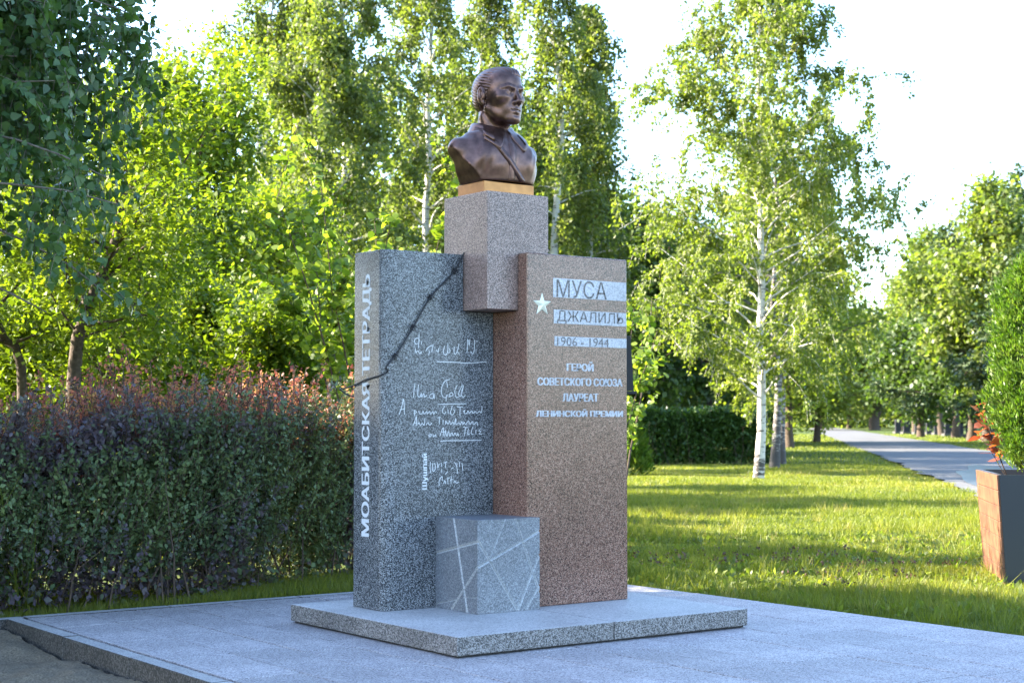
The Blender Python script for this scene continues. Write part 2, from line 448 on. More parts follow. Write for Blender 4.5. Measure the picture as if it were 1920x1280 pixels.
# ------------------------------------------------------------------ lettering
def text_mesh(s):
    cu = bpy.data.curves.new('txt', 'FONT'); cu.body = s; cu.size = 1.0; cu.extrude = 0.0; cu.resolution_u = 3
    o = bpy.data.objects.new('txt', cu); COL.objects.link(o)
    dg = bpy.context.evaluated_depsgraph_get()
    me = bpy.data.meshes.new_from_object(o.evaluated_get(dg))
    bpy.data.objects.remove(o); bpy.data.curves.remove(cu)
    return me

def letters(name, s, mat, parent, frame, bold=0.0, depth=0.0015):
    """frame(a, b, c): a,b in 0..1 across the text box, c metres out of the wall -> world point"""
    me = text_mesh(s); co = np.array([v.co[:] for v in me.vertices]); lo, hi = co.min(0), co.max(0); sp = hi-lo
    bm = bmesh.new(); bm.from_mesh(me); bpy.data.meshes.remove(me)
    offs_ = [(0, 0)] if not bold else [(0, 0), (bold, 0), (-bold, 0)]
    geo = bmesh.new()
    for k, (ox, oy) in enumerate(offs_):
        vm = {}
        for v in bm.verts:
            a = (v.co.x-lo[0])/sp[0]; b_ = (v.co.y-lo[1])/sp[1]
            vm[v] = geo.verts.new(frame(a+ox, b_+oy, depth+0.0003*k))
        for f in bm.faces:
            try: geo.faces.new([vm[v] for v in f.verts])
            except ValueError: pass
    bm.free()
    return bm_obj(name, geo, mat, parent)

def front_box(px0, py0, px1, py1, v):      # a text box on a wall y=v, from picture corners
    u0, z1 = on_front(px0, py0, v); u1, _ = on_front(px1, py0, v); _, z0 = on_front(px0, py1, v)
    return u0, u1, z0, z1
def fframe(box, v):
    u0, u1, z0, z1 = box
    return lambda a, b, c: (u0+a*(u1-u0), v-c, z0+b*(z1-z0))

# pale bands with thin dark letters
for px0, py0, py1, txt, ux0, ux1 in ((1037, 521, 557, 'МУСА', 1043, 1137), (1038, 580, 606, 'ДЖАЛИЛЬ', 1044, 1168), (1039.5, 630, 648, '1906 - 1944', 1044, 1141)):
    u0, z1 = on_front(px0, py0, 0); _, z0 = on_front(px0, py1, 0)
    b_ = bm_obj('inscription_band', box_bm((u0, -0.0025, z0), (RU1-0.006, 0.004, z1), 0.0008, 1), M['frosted'], pink)
    a0, _ = on_front(ux0, py0, 0); a1, _ = on_front(ux1, py0+6, 0)
    hh = z1-z0
    letters('lettering', txt, M['letter_dark'], pink, fframe((a0, a1, z0+0.02*hh, z1-0.05*hh), -0.0025), depth=0.0012)
def line(txt, px0, px1, py0, py1):
    letters('lettering', txt, M['frosted'], pink, fframe(front_box(px0, py0, px1, py1, 0), 0.0), bold=0.10/len(txt), depth=0.0015)
line('ГЕРОЙ', 1063, 1112, 677, 695)
line('СОВЕТСКОГО СОЮЗА', 1008, 1166, 707, 722)
line('ЛАУРЕАТ', 1055, 1121, 737, 752)
line('ЛЕНИНСКОЙ ПРЕМИИ', 1005, 1167, 766, 781)
# vertical title on the spine (reads upwards)
ya, za = on_side(678, 1003, LU); yb, zb_ = on_side(695, 1003, LU); _, zt_ = on_side(686, 516, LU)
letters('lettering', 'МОАБИТСКАЯ ТЕТРАДЬ', M['white_letter'], grey, lambda a, b, c: (LU-c, ya+(yb-ya)*(1-b), za+(zt_-za)*a), bold=0.0032, depth=0.0015)

# ribbon strokes on a wall
def strokes(name, lines, conv, mat, parent, width, out):
    V, F = [], []
    for ln in lines:
        P = [np.array(conv(*p)) for p in ln]
        # smooth the hand-drawn line (Catmull-Rom)
        Q = []
        for i in range(len(P)-1):
            p0 = P[max(i-1, 0)]; p1 = P[i]; p2 = P[i+1]; p3 = P[min(i+2, len(P)-1)]
            for s in np.linspace(0, 1, 5)[:-1]:
                Q.append(0.5*((2*p1)+(-p0+p2)*s+(2*p0-5*p1+4*p2-p3)*s*s+(-p0+3*p1-3*p2+p3)*s**3))
        Q.append(P[-1]); Q = np.array(Q)
        T = np.gradient(Q, axis=0); T /= np.maximum(np.linalg.norm(T, axis=1)[:, None], 1e-9)
        Nn = np.stack([-T[:, 1], T[:, 0]], 1)
        k = len(V)
        for q, n_ in zip(Q, Nn):
            for s in (1, -1):
                p = q+n_*s*width/2; V.append(out(p[0], p[1]))
        for i in range(len(Q)-1): F.append((k+2*i, k+2*i+1, k+2*i+3, k+2*i+2))
    return mesh_np(name, V, F, mat, parent)

hw_rng = np.random.RandomState(12)
def z1c(x, y): return (740+x/10.105, 610+y/10.1)
def z2c(x, y): return (740+x/8.53, 690+y/8.53)
def z3c(x, y): return (770+x/12.0, 830+y/12.0)
H1 = [[(395, 245), (370, 300), (400, 350), (450, 330), (465, 270), (430, 240), (390, 250)], [(462, 165), (455, 300), (445, 430)], [(500, 300), (505, 360)],
      [(390, 430), (400, 510), (440, 480), (470, 530), (510, 500)], [(590, 480), (640, 410), (700, 380)], [(660, 480), (640, 560)], [(725, 360), (700, 500)],
      [(790, 470), (825, 500), (830, 430)], [(945, 385), (920, 500), (960, 560), (1000, 500), (1008, 350)], [(1035, 430), (1045, 500), (1010, 520)],
      [(1130, 400), (1120, 500), (1150, 545), (1190, 470), (1215, 340)], [(1190, 500), (1225, 545)],
      [(1375, 260), (1380, 400), (1365, 515)], [(1420, 265), (1420, 430), (1460, 525), (1500, 500), (1515, 270)], [(1390, 270), (1440, 520)], [(1540, 300), (1570, 300)],
      [(790, 685), (1000, 690), (1200, 700), (1420, 712), (1735, 685)]]
H2 = [[(325, 240), (310, 330), (300, 470)], [(380, 260), (365, 420), (400, 465), (425, 400), (430, 465), (465, 400), (475, 460), (515, 430)],
      [(620, 400), (570, 420), (560, 470), (610, 480), (625, 410), (630, 490)], [(880, 180), (800, 210), (745, 330), (760, 440), (810, 470), (850, 420)],
      [(830, 210), (845, 310)], [(825, 420), (820, 530)], [(865, 460), (930, 430), (910, 390), (870, 420), (880, 465)], [(1000, 265), (960, 360), (980, 460), (1020, 460)],
      [(1080, 270), (1020, 400), (1050, 450), (1090, 330), (1100, 270), (1065, 400), (1090, 460), (1130, 430)],
      [(690, 578), (850, 572), (1135, 568)],
      [(70, 740), (115, 600), (140, 490), (150, 600), (155, 740)], [(90, 660), (160, 650)],
      [(310, 660), (320, 760)], [(320, 680), (350, 700), (325, 720)], [(385, 680), (400, 730), (440, 720), (450, 680), (470, 730), (510, 690), (520, 730), (560, 690), (570, 740), (610, 690), (620, 740), (650, 690), (670, 720)],
      [(800, 605), (760, 680), (790, 730), (820, 690)], [(850, 660), (855, 730)], [(920, 600), (890, 720), (930, 740), (960, 680), (930, 660)],
      [(1000, 620), (1090, 618)], [(1045, 620), (1040, 760)], [(1090, 700), (1120, 670), (1110, 720), (1150, 720), (1170, 680), (1190, 720), (1230, 680), (1250, 720), (1290, 690), (1310, 720), (1360, 690), (1375, 720)], [(1395, 600), (1390, 720)],
      [(290, 920), (330, 820), (345, 770), (350, 920)], [(300, 880), (360, 870)], [(370, 900), (385, 870), (410, 910), (440, 880), (470, 910), (480, 800)], [(500, 910), (530, 870), (560, 910), (590, 870)],
      [(690, 790), (735, 780)], [(720, 790), (710, 900)], [(775, 820), (770, 900)], [(810, 900), (815, 840), (850, 890), (880, 840), (890, 900), (930, 860), (950, 900), (975, 800), (980, 900), (1020, 870), (1050, 900), (1070, 850), (1090, 900), (1110, 860), (1130, 900), (1180, 840), (1200, 900), (1240, 850), (1260, 900), (1310, 860), (1325, 920)],
      [(540, 1060), (560, 1100), (590, 1060), (555, 1055)], [(610, 1050), (620, 1100), (650, 1060), (660, 1100)],
      [(720, 1090), (760, 970), (780, 960), (775, 1080)], [(740, 1020), (800, 1015)], [(800, 1090), (810, 990), (830, 1090), (860, 1010), (880, 1090), (910, 1030), (940, 1080), (960, 1030), (990, 1080), (1010, 1040), (1020, 1090)],
      [(1090, 940), (1160, 950)], [(1130, 950), (1115, 1080)], [(1180, 960), (1165, 1050), (1200, 1050)], [(1250, 930), (1220, 1040), (1260, 1050)], [(1300, 980), (1295, 1050)], [(1380, 960), (1345, 1000), (1380, 1010), (1350, 1050), (1400, 1050)],
      [(730, 1165), (850, 1158), (1100, 1155), (1385, 1148)]]
H3 = [[(440, 420), (435, 560), (450, 680)], [(500, 440), (480, 560), (510, 640), (560, 560), (530, 450)], [(600, 440), (610, 560), (640, 460)], [(680, 440), (700, 540)], [(740, 450), (820, 420)], [(785, 430), (780, 560)],
      [(910, 580), (960, 550)], [(985, 430), (1040, 560), (1050, 690)], [(1040, 450), (1035, 560)], [(1095, 420), (1100, 540)], [(1150, 450), (1175, 620)],
      [(640, 960), (640, 850), (700, 750), (710, 850)], [(740, 920), (760, 840), (790, 920)], [(820, 790), (880, 780)], [(835, 790), (835, 920)], [(910, 740), (905, 920)], [(880, 830), (940, 820)], [(970, 900), (990, 850), (1030, 900), (1080, 870)], [(690, 600), (700, 660)], [(830, 640), (780, 710)]]
def conv_front(px, py): return on_front(px, py, VL)
lines = [[z1c(*p) for p in l] for l in H1]+[[z2c(*p) for p in l] for l in H2]+[[z3c(*p) for p in l] for l in H3]
strokes('handwriting', lines, conv_front, M['engraved'], grey, 0.0050, lambda u, z: (u, VL-0.0015, z))
# the short bold word written upwards
bx0 = on_front(791, 917, VL); bx1 = on_front(803, 850, VL)
letters('lettering', 'Шушпай', M['engraved'], grey, lambda a, b, c: (bx0[0]+(bx1[0]-bx0[0])*(1-b), VL-c, bx0[1]+(bx1[1]-bx0[1])*a), bold=0.01)

# five-pointed faceted star
su, sz = on_front(1016, 571, 0); bm = bmesh.new()
c0 = bm.verts.new((su, -0.022, sz)); ring = []
for i in range(10):
    a = math.pi/2+i*math.pi/5; r = 0.074 if i % 2 == 0 else 0.030
    ring.append((bm.verts.new((su+r*math.cos(a), -0.003, sz+r*math.sin(a))), bm.verts.new((su+r*math.cos(a), 0.001, sz+r*math.sin(a)))))
for i in range(10):
    bm.faces.new((c0, ring[i][0], ring[(i+1) % 10][0])); bm.faces.new((ring[i][0], ring[i][1], ring[(i+1) % 10][1], ring[(i+1) % 10][0]))
bmesh.ops.recalc_face_normals(bm, faces=bm.faces)
o = bm_obj('star', bm, M['star'], pink); o['label'] = 'pale gold five-pointed star'

# black box on the back of the reddish slab
bxo = thing('black_box', 'narrow black metal box fixed to the side of the reddish slab', 'box', (RU1+0.06, 0.18, 1.44))
bm = prism_bm([(RU1+0.002, 0.06), (RU1+0.082, 0.06), (RU1+0.082, 0.30), (RU1+0.002, 0.30)], 1.462, 1.825)
for v in bm.verts:
    if v.co.z < 1.6 and v.co.x > RU1+0.05: v.co.x += 0.025
bm_obj('case', bm, M['black_metal'], bxo)
bm_obj('lip', box_bm((RU1+0.002, 0.05, 1.44), (RU1+0.125, 0.32, 1.46), 0.003, 1), M['black_metal'], bxo)

# ------------------------------------------------------------------ tubes
def tube(P, R, sides=6, ref=None):
    P = np.asarray(P, float); R = np.broadcast_to(np.asarray(R, float), (len(P),))
    T = np.gradient(P, axis=0); T /= np.maximum(np.linalg.norm(T, axis=1)[:, None], 1e-9)
    r = np.array([0.31, 0.17, 0.93]) if ref is None else np.array(ref)
    if abs(T.mean(0)@r)/max(np.linalg.norm(T.mean(0)), 1e-9) > 0.85: r = np.array([0.93, 0.31, 0.17])
    A = np.cross(T, r); A /= np.maximum(np.linalg.norm(A, axis=1)[:, None], 1e-9); B = np.cross(T, A)
    a = np.linspace(0, 2*np.pi, sides, endpoint=False)
    V = P[:, None]+R[:, None, None]*(A[:, None]*np.cos(a)[None, :, None]+B[:, None]*np.sin(a)[None, :, None])
    n = len(P); i = np.arange(n-1)[:, None]*sides; j = np.arange(sides)[None]; j2 = (j+1) % sides
    F = np.stack([i+j, i+j2, i+sides+j2, i+sides+j], -1).reshape(-1, 4)
    return V.reshape(-1, 3), F

class Tubes:
    def __init__(s): s.V, s.F, s.n = [], [], 0
    def add(s, P, R, sides=6):
        V, F = tube(P, R, sides); s.V.append(V); s.F.append(F+s.n); s.n += len(V)
    def build(s, name, mat, parent=None, smooth=True):
        return mesh_np(name, np.concatenate(s.V), np.concatenate(s.F), mat, parent, smooth=smooth)

# ------------------------------------------------------------------ barbed wire over the grey slab
wire = thing('barbed_wire', 'dark twisted barbed wire running diagonally across the grey slab', 'barbed wire', (0.3, 0.3, 1.5))
wp = []
for px, py in ((868, 474), (850, 508), (828, 532), (805, 557), (790, 582), (772, 614), (755, 642), (738, 668), (722, 688)):
    u, z = on_front(px, py, VL); wp.append((u, VL-0.014, z))
wp.append((LU+0.03, VL-0.003, on_front(712, 696, VL)[1])); wp.append((LU-0.004, VL+0.03, on_side(703, 704, LU)[1]))
for px, py in ((690, 711), (676, 718), (662, 724)):
    y, z = on_side(px, py, LU); wp.append((LU-0.014, y, z))
y, z = on_side(648, 729, LU); wp.append((LU-0.02, y, z)); y, z = on_side(640, 727, LU)
wp.append((LU-0.01, y, z-0.01)); wp.append((LU+0.03, VLB+0.10, z-0.05)); wp.append((LU+0.06, VLB+0.03, z-0.06))
wp = np.array(wp)
def resample(P, step):
    out = []
    for i in range(len(P)-1):
        p0 = P[max(i-1, 0)]; p1 = P[i]; p2 = P[i+1]; p3 = P[min(i+2, len(P)-1)]
        n = max(2, int(np.linalg.norm(p2-p1)/step))
        for s in np.linspace(0, 1, n, endpoint=False):
            out.append(0.5*((2*p1)+(-p0+p2)*s+(2*p0-5*p1+4*p2-p3)*s*s+(-p0+3*p1-3*p2+p3)*s**3))
    out.append(P[-1]); return np.array(out)
Wp = resample(wp, 0.008)
T = np.gradient(Wp, axis=0); T /= np.linalg.norm(T, axis=1)[:, None]
A = np.cross(T, np.array([0.5, 0.8, 0.1])); A /= np.linalg.norm(A, axis=1)[:, None]; B = np.cross(T, A)
ph = np.arange(len(Wp))*0.8
for s in (0, math.pi):
    tb = Tubes(); tb.add(Wp+0.0036*(A*np.cos(ph+s)[:, None]+B*np.sin(ph+s)[:, None]), 0.0032, 5); tb.build('strand', M['wire'], wire)
rng = np.random.RandomState(2)
for (px, py) in ((850, 508), (805, 557), (772, 614), (738, 668)):
    u, z = on_front(px, py, VL); c = np.array((u, VL-0.016, z)); k = np.argmin(np.linalg.norm(Wp-c, axis=1)); tb = Tubes()
    th = np.linspace(0, 4*np.pi, 22); tb.add(Wp[k]+T[k]*(th/(4*np.pi)-0.5)[:, None]*0.03+0.0125*(A[k]*np.cos(th)[:, None]+B[k]*np.sin(th)[:, None]), 0.003, 4)
    for q in range(4):
        d = A[k]*math.cos(q*1.57+rng.rand())*1.0+B[k]*math.sin(q*1.57+rng.rand()); d[1] = -abs(d[1])*0.5; d /= np.linalg.norm(d)
        tb.add(np.array([Wp[k]+T[k]*0.008*(q-1.5), Wp[k]+T[k]*0.008*(q-1.5)+d*0.045]), [0.003, 0.0012], 4)
    tb.build('barb', M['wire'], wire)

# ------------------------------------------------------------------ bronze bust (signed distance field -> mesh)
def surface_nets(f, x0, h):
    ins = f < 0
    c = sum(ins[a:f.shape[0]-1+a, b:f.shape[1]-1+b, d:f.shape[2]-1+d].astype(np.int8) for a in (0, 1) for b in (0, 1) for d in (0, 1))
    act = (c > 0) & (c < 8); idx = np.full(act.shape, -1, np.int64); ijk = np.argwhere(act); idx[act] = np.arange(len(ijk))
    pos = np.zeros((len(ijk), 3)); cnt = np.zeros(len(ijk))
    for ax in range(3):
        for b in (0, 1):
            for d in (0, 1):
                o = [0, 0, 0]; oth = [k for k in range(3) if k != ax]; o[oth[0]] = b; o[oth[1]] = d
                e = list(o); e[ax] = 1
                fa = f[tuple((ijk+o).T)]; fb = f[tuple((ijk+e).T)]; mm = (fa < 0) != (fb < 0)
                tt = np.where(mm, fa/np.where(mm, fa-fb, 1), 0)
                p = np.tile(np.array(o, float), (len(ijk), 1)); p[:, ax] = tt
                pos += p*mm[:, None]; cnt += mm
    V = np.array(x0)+h*(ijk+pos/cnt[:, None]); Fs = []
    for ax in range(3):
        sl0 = [slice(1, -1)]*3; sl1 = [slice(1, -1)]*3; sl0[ax] = slice(0, -1); sl1[ax] = slice(1, None)
        s0, s1 = ins[tuple(sl0)], ins[tuple(sl1)]; w_ = np.argwhere(s0 != s1)
        off = np.ones(3, int); off[ax] = 0; g_ = w_+off; oth = [(ax+1) % 3, (ax+2) % 3]
        q = []
        for a, b in ((-1, -1), (0, -1), (0, 0), (-1, 0)):
            k = g_.copy(); k[:, oth[0]] += a; k[:, oth[1]] += b; q.append(idx[tuple(k.T)])
        q = np.stack(q, 1); fl = ~s0[tuple(w_.T)]
        q[fl] = q[fl][:, ::-1]; Fs.append(q)
    return V, np.concatenate(Fs)

def ell(P, c, r):
    p = P-np.array(c); r = np.array(r); k0 = np.sqrt(((p/r)**2).sum(-1)); k1 = np.sqrt(((p/(r*r))**2).sum(-1)); return k0*(k0-1)/np.maximum(k1, 1e-6)
def cap(P, a, b, ra, rb=None):
    rb = ra if rb is None else rb; a, b = np.array(a, float), np.array(b, float); d = b-a
    tt = np.clip(((P-a)@d)/(d@d), 0, 1); return np.linalg.norm(P-a-tt[..., None]*d, axis=-1)-(ra+(rb-ra)*tt)
def rbox(P, c, hf, r):
    q = np.abs(P-np.array(c))-np.array(hf)+r; return np.linalg.norm(np.maximum(q, 0), axis=-1)+np.minimum(q.max(-1), 0)-r
def smin(a, b, k): h = np.clip(0.5+0.5*(b-a)/k, 0, 1); return b*(1-h)+a*h-k*h*(1-h)
def smax(a, b, k): return -smin(-a, -b, k)

HC = np.array([0.0, -0.035, 0.643]); HS = 0.955; HT = math.radians(9)
def to_head(P):
    p = (P-HC)/HS; c, s = math.cos(HT), math.sin(HT)
    return np.stack([c*p[..., 0]+s*p[..., 1], -s*p[..., 0]+c*p[..., 1], p[..., 2]], -1)

def head_sdf(W):
    P = to_head(W); Q = P.copy(); Q[..., 0] = np.abs(P[..., 0])
    d = ell(P, (0, 0.03, 0.055), (0.138, 0.172, 0.140))
    d = smin(d, ell(P, (0, -0.062, 0.085), (0.110, 0.096, 0.095)), 0.05)          # forehead
    d = smin(d, ell(P, (0, -0.050, -0.040), (0.112, 0.108, 0.137)), 0.05)         # face
    d = smin(d, ell(P, (0, -0.050, -0.128), (0.091, 0.096, 0.066)), 0.035)        # jaw
    d = smin(d, cap(Q, (0.096, 0.015, -0.080), (0.046, -0.122, -0.166), 0.022, 0.020), 0.035)   # jaw line
    d = smin(d, ell(P, (0, -0.128, -0.166), (0.044, 0.034, 0.031)), 0.03)         # chin
    d = smin(d, ell(Q, (0.078, -0.100, -0.022), (0.038, 0.040, 0.030)), 0.05)    # cheekbone
    d = smax(d, -ell(Q, (0.054, -0.186, 0.012), (0.040, 0.042, 0.023)), 0.020)    # eye socket
    d = smin(d, cap(Q, (0.020, -0.156, 0.040), (0.060, -0.150, 0.047), 0.0125, 0.0115), 0.016)   # brow
    d = smin(d, cap(Q, (0.060, -0.150, 0.047), (0.092, -0.118, 0.038), 0.0115, 0.009), 0.016)
    d = smin(d, ell(Q, (0.054, -0.126, 0.010), (0.031, 0.028, 0.021)), 0.005)     # eyeball
    d = smin(d, cap(Q, (0.028, -0.146, 0.014), (0.054, -0.153, 0.0255), 0.0050), 0.005)         # lids
    d = smin(d, cap(Q, (0.054, -0.153, 0.0255), (0.084, -0.132, 0.010), 0.0050), 0.005)
    d = smin(d, cap(Q, (0.030, -0.144, 0.002), (0.056, -0.149, -0.004), 0.0042), 0.006)
    d = smin(d, cap(Q, (0.056, -0.149, -0.004), (0.082, -0.132, 0.006), 0.0042), 0.006)
    d = smin(d, cap(P, (0, -0.152, 0.036), (0, -0.190, -0.044), 0.0115, 0.017), 0.014)          # nose
    d = smin(d, ell(P, (0, -0.190, -0.050), (0.019, 0.020, 0.016)), 0.01)
    d = smin(d, ell(Q, (0.022, -0.168, -0.055), (0.013, 0.019, 0.013)), 0.009)
    d = smax(d, -ell(Q, (0.012, -0.184, -0.069), (0.008, 0.010, 0.007)), 0.005)
    d = smin(d, ell(P, (0, -0.122, -0.100), (0.066, 0.036, 0.045)), 0.045)        # muzzle
    d = smin(d, cap(Q, (0.005, -0.163, -0.0965), (0.040, -0.146, -0.1050), 0.0080, 0.0035), 0.007)
    d = smin(d, cap(Q, (0.0, -0.159, -0.1200), (0.036, -0.145, -0.1115), 0.0098, 0.0045), 0.007)
    d = smax(d, -cap(Q, (0.0, -0.176, -0.1080), (0.042, -0.154, -0.1085), 0.0045, 0.0025), 0.004)
    d = smax(d, -ell(P, (0, -0.176, -0.141), (0.030, 0.018, 0.008)), 0.012)
    ear = ell(Q, (0.138, 0.036, 0.004), (0.017, 0.034, 0.058)); ear = smin(ear, ell(Q, (0.133, 0.020, -0.050), (0.013, 0.016, 0.020)), 0.014)
    ear = smax(ear, -ell(Q, (0.162, 0.028, 0.014), (0.016, 0.017, 0.032)), 0.010)
    ear = smin(ear, cap(Q, (0.140, 0.006, 0.012), (0.138, 0.008, -0.020), 0.009), 0.008)
    d = smin(d, ear, 0.007)
    neck = cap(W, (0.0, 0.025, 0.54), (0.0, 0.050, 0.33), 0.099, 0.106)
    neck = smin(neck, cap(W, (0.03, -0.040, 0.47), (0.012, -0.035, 0.38), 0.024, 0.028), 0.05)
    neck = smin(neck, cap(W, (-0.085, 0.02, 0.52), (-0.01, -0.045, 0.36), 0.018, 0.018), 0.03)
    return smin(d, neck, 0.025)

def hair_sdf(W):
    P = to_head(W); Q = P.copy(); Q[..., 0] = np.abs(P[..., 0]); x, y, z = P[..., 0], P[..., 1], P[..., 2]
    ax = np.abs(x)
    d = ell(P, (0, 0.034, 0.060), (0.144, 0.180, 0.146))
    d = smin(d, ell(P, (0.015, -0.060, 0.138), (0.090, 0.088, 0.058)), 0.03)
    d = smin(d, ell(P, (0.0, 0.06, -0.005), (0.132, 0.148, 0.120)), 0.02)
    side = np.clip((ax-0.06)/0.05, 0, 1)
    d = d+0.0026*np.sin(x*260+3*np.sin(y*14))*(1-side)*np.clip((z-0.03)*20, 0, 1)+0.0022*np.sin(z*300-y*110+2*np.sin(y*22))*side
    # hairline seen from the side: high forehead, temple corner, sideburn in front of the ear, nape
    fl = np.interp(z, [-0.14, -0.045, -0.035, 0.030, 0.045, 0.085, 0.110, 0.135, 0.20], [0.075, 0.070, -0.012, -0.018, -0.060, -0.075, -0.120, -0.158, -0.170])
    fl = fl+0.30*np.maximum(ax-0.075, 0)*(z > 0.10)
    keep = smax(fl-y, -(z+0.125), 0.008)
    earcut = -ell(Q, (0.150, 0.036, 0.000), (0.06, 0.040, 0.064))
    return smax(smax(d, keep, 0.010), earcut, 0.006)

def torso_sdf(W):
    Q = W.copy(); Q[..., 0] = np.abs(W[..., 0]); x, y, z = W[..., 0], W[..., 1], W[..., 2]
    d = ell(W, (0, -0.005, 0.165), (0.300, 0.178, 0.30))
    d = smin(d, cap(Q, (0.0, 0.030, 0.330), (0.270, 0.035, 0.292), 0.078, 0.072), 0.06)
    d = smin(d, cap(Q, (0.0, 0.05, 0.385), (0.19, 0.04, 0.345), 0.060, 0.040), 0.05)
    d = smin(d, ell(Q, (0.100, -0.112, 0.235), (0.105, 0.055, 0.090)), 0.06)
    d = smax(d, (Q[..., 0]-0.197-(z-0.072)*0.62)*0.86, 0.006)
    d = smax(d, 0.080-z+0.10*np.maximum(0, -y-0.1), 0.005)
    d = smax(d, y-0.145-0.08*z, 0.03)
    d = d+(0.0026*np.sin(x*30+z*26+3*np.sin(z*15))+0.0014*np.sin(x*71-z*44+2*np.sin(x*33)))*np.clip((z-0.08)*8, 0, 1)
    return d

BU = np.array([0.7535, 0.348, KZ1])
bust = thing('bronze_bust', 'dark bronze bust of a man with combed hair in a collared tunic', 'bust', BU)
def sdf_mesh(name, fn, lo, hi, h, mat, parent):
    ax = [np.arange(lo[i], hi[i]+h, h) for i in range(3)]
    Pg = np.stack(np.meshgrid(*ax, indexing='ij'), -1)
    V, F = surface_nets(fn(Pg), lo, h)
    return mesh_np(name, V+BU, F, mat, parent, smooth=True)
sdf_mesh('head', head_sdf, (-0.19, -0.27, 0.33), (0.21, 0.20, 0.86), 0.0043, M['bronze'], bust)
sdf_mesh('hair', hair_sdf, (-0.18, -0.25, 0.46), (0.20, 0.21, 0.87), 0.0043, M['bronze'], bust)
sdf_mesh('tunic', torso_sdf, (-0.40, -0.26, 0.05), (0.40, 0.22, 0.50), 0.0062, M['bronze'], bust)
# foot that carries the bust
bm_obj('foot', box_bm(BU+[-0.196, -0.145, 0.001], BU+[0.196, 0.148, 0.079], 0.004, 2), M['bronze_gold'], bust)
bm_obj('rear_column', box_bm(BU+[-0.186, -0.06, 0.080], BU+[0.186, 0.146, 0.30], 0.02, 3), M['bronze'], bust)

def drape(x, z, y0=-0.30):
    """front of the tunic at (x, z): march towards +y"""
    y = np.full(np.shape(x), y0)
    for _ in range(40):
        y = y+0.8*np.clip(torso_sdf(np.stack([x, y, z], -1)), -0.05, 0.05)
    return np.minimum(y, 0.05)
def strap(name, pts, width, out, mat=M['bronze']):
    P = resample(np.array([(a, 0, b) for a, b in pts], float), 0.012)[:, [0, 2]]
    T = np.gradient(P, axis=0); T /= np.linalg.norm(T, axis=1)[:, None]; Nn = np.stack([-T[:, 1], T[:, 0]], 1)
    cols = []
    for s, o_ in ((-0.5, -0.004), (-0.5, out), (0.0, out+0.001), (0.5, out), (0.5, -0.004)):
        q = P+Nn*s*width; yy = drape(q[:, 0], q[:, 1]); cols.append(np.stack([q[:, 0], yy-o_, q[:, 1]], 1))
    V = np.stack(cols, 1); n, k = V.shape[:2]; i = np.arange(n-1)[:, None]*k; j = np.arange(k-1)[None]
    F = np.stack([i+j, i+j+1, i+k+j+1, i+k+j], -1).reshape(-1, 4)
    return mesh_np(name, V.reshape(-1, 3)+BU, F, mat, bust, smooth=False)
strap('shoulder_strap', [(-0.150, 0.385), (-0.125, 0.34), (-0.075, 0.27), (-0.015, 0.20), (0.045, 0.135), (0.092, 0.086)], 0.036, 0.007)
strap('placket', [(0.012, 0.33), (0.004, 0.25), (-0.002, 0.16), (-0.006, 0.088)], 0.048, 0.004)
# turned-down collar: stand, fold and a pointed leaf on each side of the opening
fa = [10, 28, 50, 80, 120, 180]
fr_low, fz_low = [0.135, 0.205, 0.195, 0.180, 0.168, 0.160], [0.400, 0.280, 0.335, 0.385, 0.405, 0.412]
fr_top, fz_top = [0.120, 0.124, 0.128, 0.130, 0.130, 0.128], [0.430, 0.440, 0.456, 0.475, 0.486, 0.490]
def collar_pt(phi, t, out=0.0):
    ap = np.abs(np.degrees(phi)); rl, zl = np.interp(ap, fa, fr_low), np.interp(ap, fa, fz_low); rt_, zt2 = np.interp(ap, fa, fr_top), np.interp(ap, fa, fz_top)
    r = rt_+(rl-rt_)*t**0.8+out; z = zt2+(zl-zt2)*t; x = r*np.sin(phi); y = 0.045-r*np.cos(phi)
    yd = drape(x, z)-0.010*t-out; y = np.where(ap < 62, np.minimum(y, yd), y)
    return np.stack([x, y, z], -1)
for sgn in (-1, 1):
    ph = np.radians(np.concatenate([np.linspace(10, 60, 26), np.linspace(63, 180, 24)]))*sgn; rows = []
    rows.append(np.stack([0.112*np.sin(ph), 0.045-0.112*np.cos(ph), np.full(len(ph), 0.36)], -1))
    rows.append(collar_pt(ph, 0*ph)*[0.95, 1, 1]+[0, 0.002, 0.0])
    for t_ in np.linspace(0, 1, 7): rows.append(collar_pt(ph, 0*ph+t_))
    rows.append(rows[-1]*[0.94, 0.9, 1]+[0, 0.012, -0.010])
    V = np.stack(rows, 1); n, k = V.shape[:2]; i = np.arange(n-1)[:, None]*k; j = np.arange(k-1)[None]
    F = np.stack([i+j, i+j+1, i+k+j+1, i+k+j], -1).reshape(-1, 4)
    mesh_np('collar', V.reshape(-1, 3)+BU, F if sgn > 0 else F[:, ::-1], M['bronze'], bust, smooth=False)
    ph = np.radians(np.linspace(38, 78, 14))*sgn; rows = []
    for t_, o_ in ((0.30, -0.004), (0.30, 0.009), (0.55, 0.009), (0.80, 0.009), (0.80, -0.004)): rows.append(collar_pt(ph, 0*ph+t_, o_))
    V = np.stack(rows, 1); n, k = V.shape[:2]; i = np.arange(n-1)[:, None]*k; j = np.arange(k-1)[None]
    F = np.stack([i+j, i+j+1, i+k+j+1, i+k+j], -1).reshape(-1, 4)
    mesh_np('collar_tab', V.reshape(-1, 3)+BU, F if sgn > 0 else F[:, ::-1], M['bronze'], bust, smooth=False)
